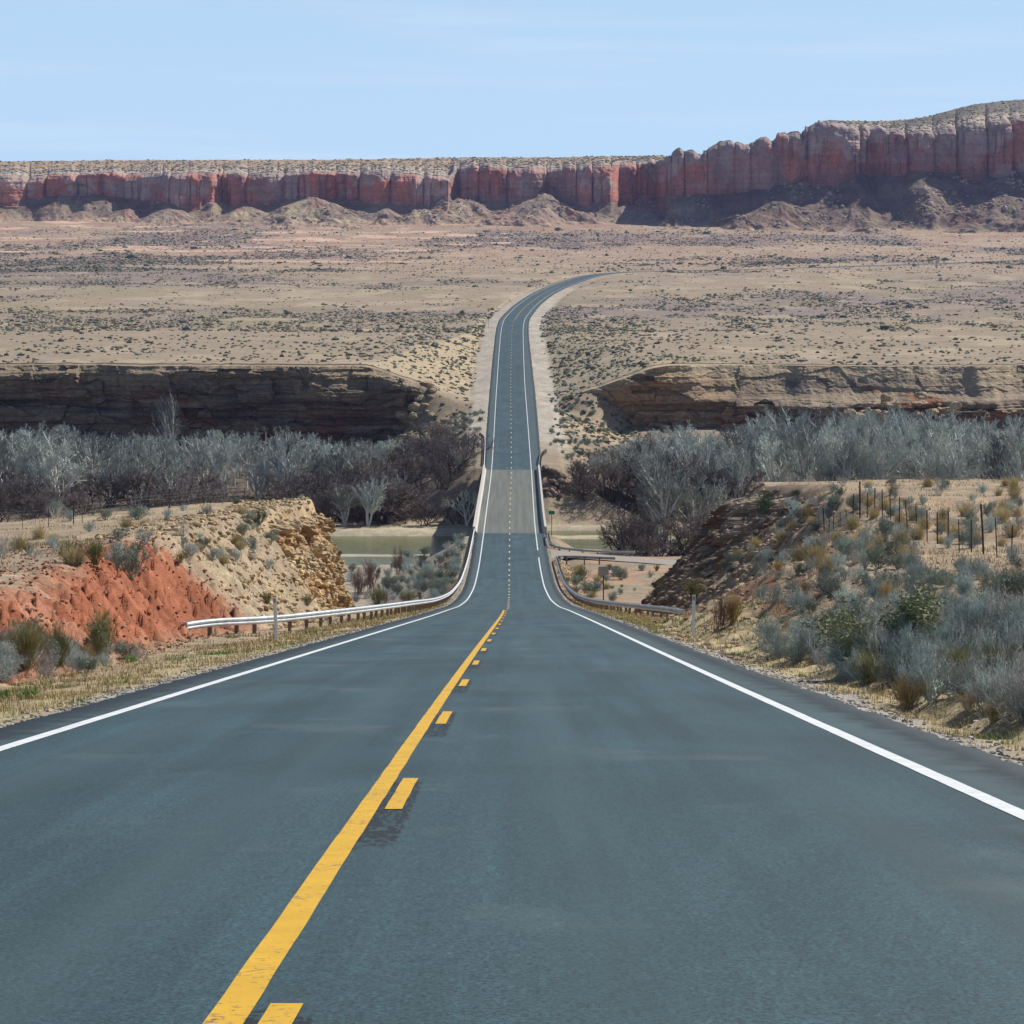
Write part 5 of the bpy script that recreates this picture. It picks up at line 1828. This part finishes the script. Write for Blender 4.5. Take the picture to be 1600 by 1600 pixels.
brush(110, (545, 745), (845, 948), ('sage', 'teal', 'willow', 'bleached'), (0.25, 0.35, 0.15, 0.25), (0.7, 1.6), rng, '{} bush on the road embankment between the water and the long guardrail', 'bushes on the road embankment', 0.9, lambda x, y: y > 888 - max(0, x - 600) * 0.5 and (y < 944 if x < 700 else y < 932 - (x - 700) * 2.3), 520)
brush(30, (885, 1040), (882, 945), ('sage', 'teal', 'olive', 'straw'), (0.25, 0.35, 0.25, 0.15), (0.4, 1.0), rng, '{} bush on the flat between the grey guardrail and the side road', 'bushes below the side road', 0.9, lambda x, y: y < 960 - abs(x - 960) * 0.1, 420)
brush(120, (850, 1060), (622, 720), ('teal', 'sage', 'darkgreen'), (0.72, 0.08, 0.20), (0.6, 1.3), rng, '{} bush on the sandy slope beside the climbing road', 'bushes on the sandy slope under the orange cliff', 1.0, lambda x, y: x > 860 and y > 560 + (x - 850) * 0.4, 800)
brush(95, (655, 755), (640, 735), ('teal', 'sage', 'darkgreen'), (0.72, 0.08, 0.20), (0.6, 1.4), rng, '{} bush on the slope between the shaded cliff and the far guardrail', 'bushes on the slope under the shaded cliff end', 1.0, lambda x, y: y > 640 + (755 - x) * 0.2, 800)

# verge grass
def blades(P, hgt, wdt, rng, cols):
    n = len(P)
    ph = rng.uniform(0, 2 * math.pi, n)
    ln = rng.uniform(0.1, 0.75, n)
    dx, dy = np.cos(ph), np.sin(ph)
    side = np.stack([-dy, dx, 0 * dx], 1) * (wdt / 2)[:, None]
    mid = P + np.stack([dx * ln * hgt * 0.35, dy * ln * hgt * 0.35, hgt * 0.6], 1)
    tip = P + np.stack([dx * ln * hgt, dy * ln * hgt, hgt * (1 - 0.25 * ln)], 1)
    V_ = np.stack([P - side, P + side, mid + side * 0.7, mid - side * 0.7, tip], 1).reshape(-1, 3)
    b_ = np.arange(n)[:, None] * 5
    return V_, b_ + np.array([[0, 1, 2, 3]]), b_ + np.array([[3, 2, 4]]), np.repeat(cols, 5, 0)


n = 230000
uu = rng.uniform(size=n)
d_ = 14 * (430 / 14) ** uu
sd = np.where(rng.uniform(size=n) < 0.55, -1, 1)
off = rng.uniform(0.25, 4.2, n) * np.where((sd < 0) & (d_ > 60) & (d_ < 130), 1.6, 1.0)
e_ = np.where(sd < 0, EL(d_), ER(d_))
X_ = XC(d_) + sd * (e_ + off)
tuft = fbm(X_ / 0.7, d_ / 1.1, 701, 3) + 0.6 * fbm(X_ / 3, d_ / 6, 702, 3)
kp = (tuft > -0.02 + 0.5 * (off < 0.6) + 0.2 * (off > 3.2)) & ~((sd > 0) & (d_ > 398) & (d_ < 419))
X_, d_, off, sd = X_[kp], d_[kp], off[kp], sd[kp]
z = ground(X_, d_) - 0.02
fresh = (fbm(X_ / 1.5, d_ / 3, 703, 3) > 0.32) & (d_ < 200)
cols = np.where(fresh[:, None], np.array([[0.13, 0.25, 0.05]]), np.array([[0.46, 0.37, 0.19]])) * rng.uniform(0.6, 1.25, (len(X_), 1))
hg = rng.uniform(0.04, 0.17, len(X_)) * (0.7 + 0.3 * np.clip(off / 2, 0, 1)) * np.where(d_ > 120, 1.35, 1)
Vg, Fq, Ft, Cg = blades(np.stack([X_, d_, z], 1), hg, np.maximum(0.006, 0.00022 * d_), rng, cols)
# sparse grass over the terraces and the flat by the side road
n = 110000
uu = rng.uniform(size=n)
d2 = 40 * (262 / 40) ** uu
X2 = rng.uniform(-0.18, 0.18, n) * d2
a2 = np.abs(X2 - XC(d2))
kp = (a2 > 8) & (fbm(X2 / 2.5, d2 / 5, 711, 3) + 0.3 * fbm(X2 / .6, d2 / 1, 712, 2) > 0.08) & ~((X2 < 0) & (d2 < 150) & (a2 < 16))
X2, d2 = X2[kp], d2[kp]
z2 = ground(X2, d2) - 0.02
c2_ = np.array([[0.44, 0.36, 0.20]]) * rng.uniform(0.6, 1.25, (len(X2), 1))
V2, Fq2, Ft2, C2_ = blades(np.stack([X2, d2, z2], 1), rng.uniform(0.08, 0.26, len(X2)), np.maximum(0.010, 0.00022 * d2), rng, c2_)
o = link('grass', mesh_np('grass', np.concatenate([Vg, V2]), [Fq, Ft, Fq2 + len(Vg), Ft2 + len(Vg)], M['grass'], np.concatenate([Cg, C2_])))
tag(o, 'dry straw grass with green sprigs along the verges and terraces', 'grass', kind='stuff')

# ------------------------------------------------------------------ air
hz, t, b = newmat('haze')
t.nodes.remove(b)
pv = t.nodes.new('ShaderNodeVolumePrincipled')
pv.inputs['Color'].default_value = (0.48, 0.54, 1.0, 1)
pv.inputs['Density'].default_value = 0.000028
pv.inputs['Anisotropy'].default_value = 0.2
t.links.new(pv.outputs[0], t.nodes['Material Output'].inputs['Volume'])
mb = MB()
mb.box((0, 1750, 95), (6400, 3560, 300))
hb = mb.build('haze', hz)
tag(hb, 'thin blue desert haze softening the far mesa', 'haze', kind='stuff')
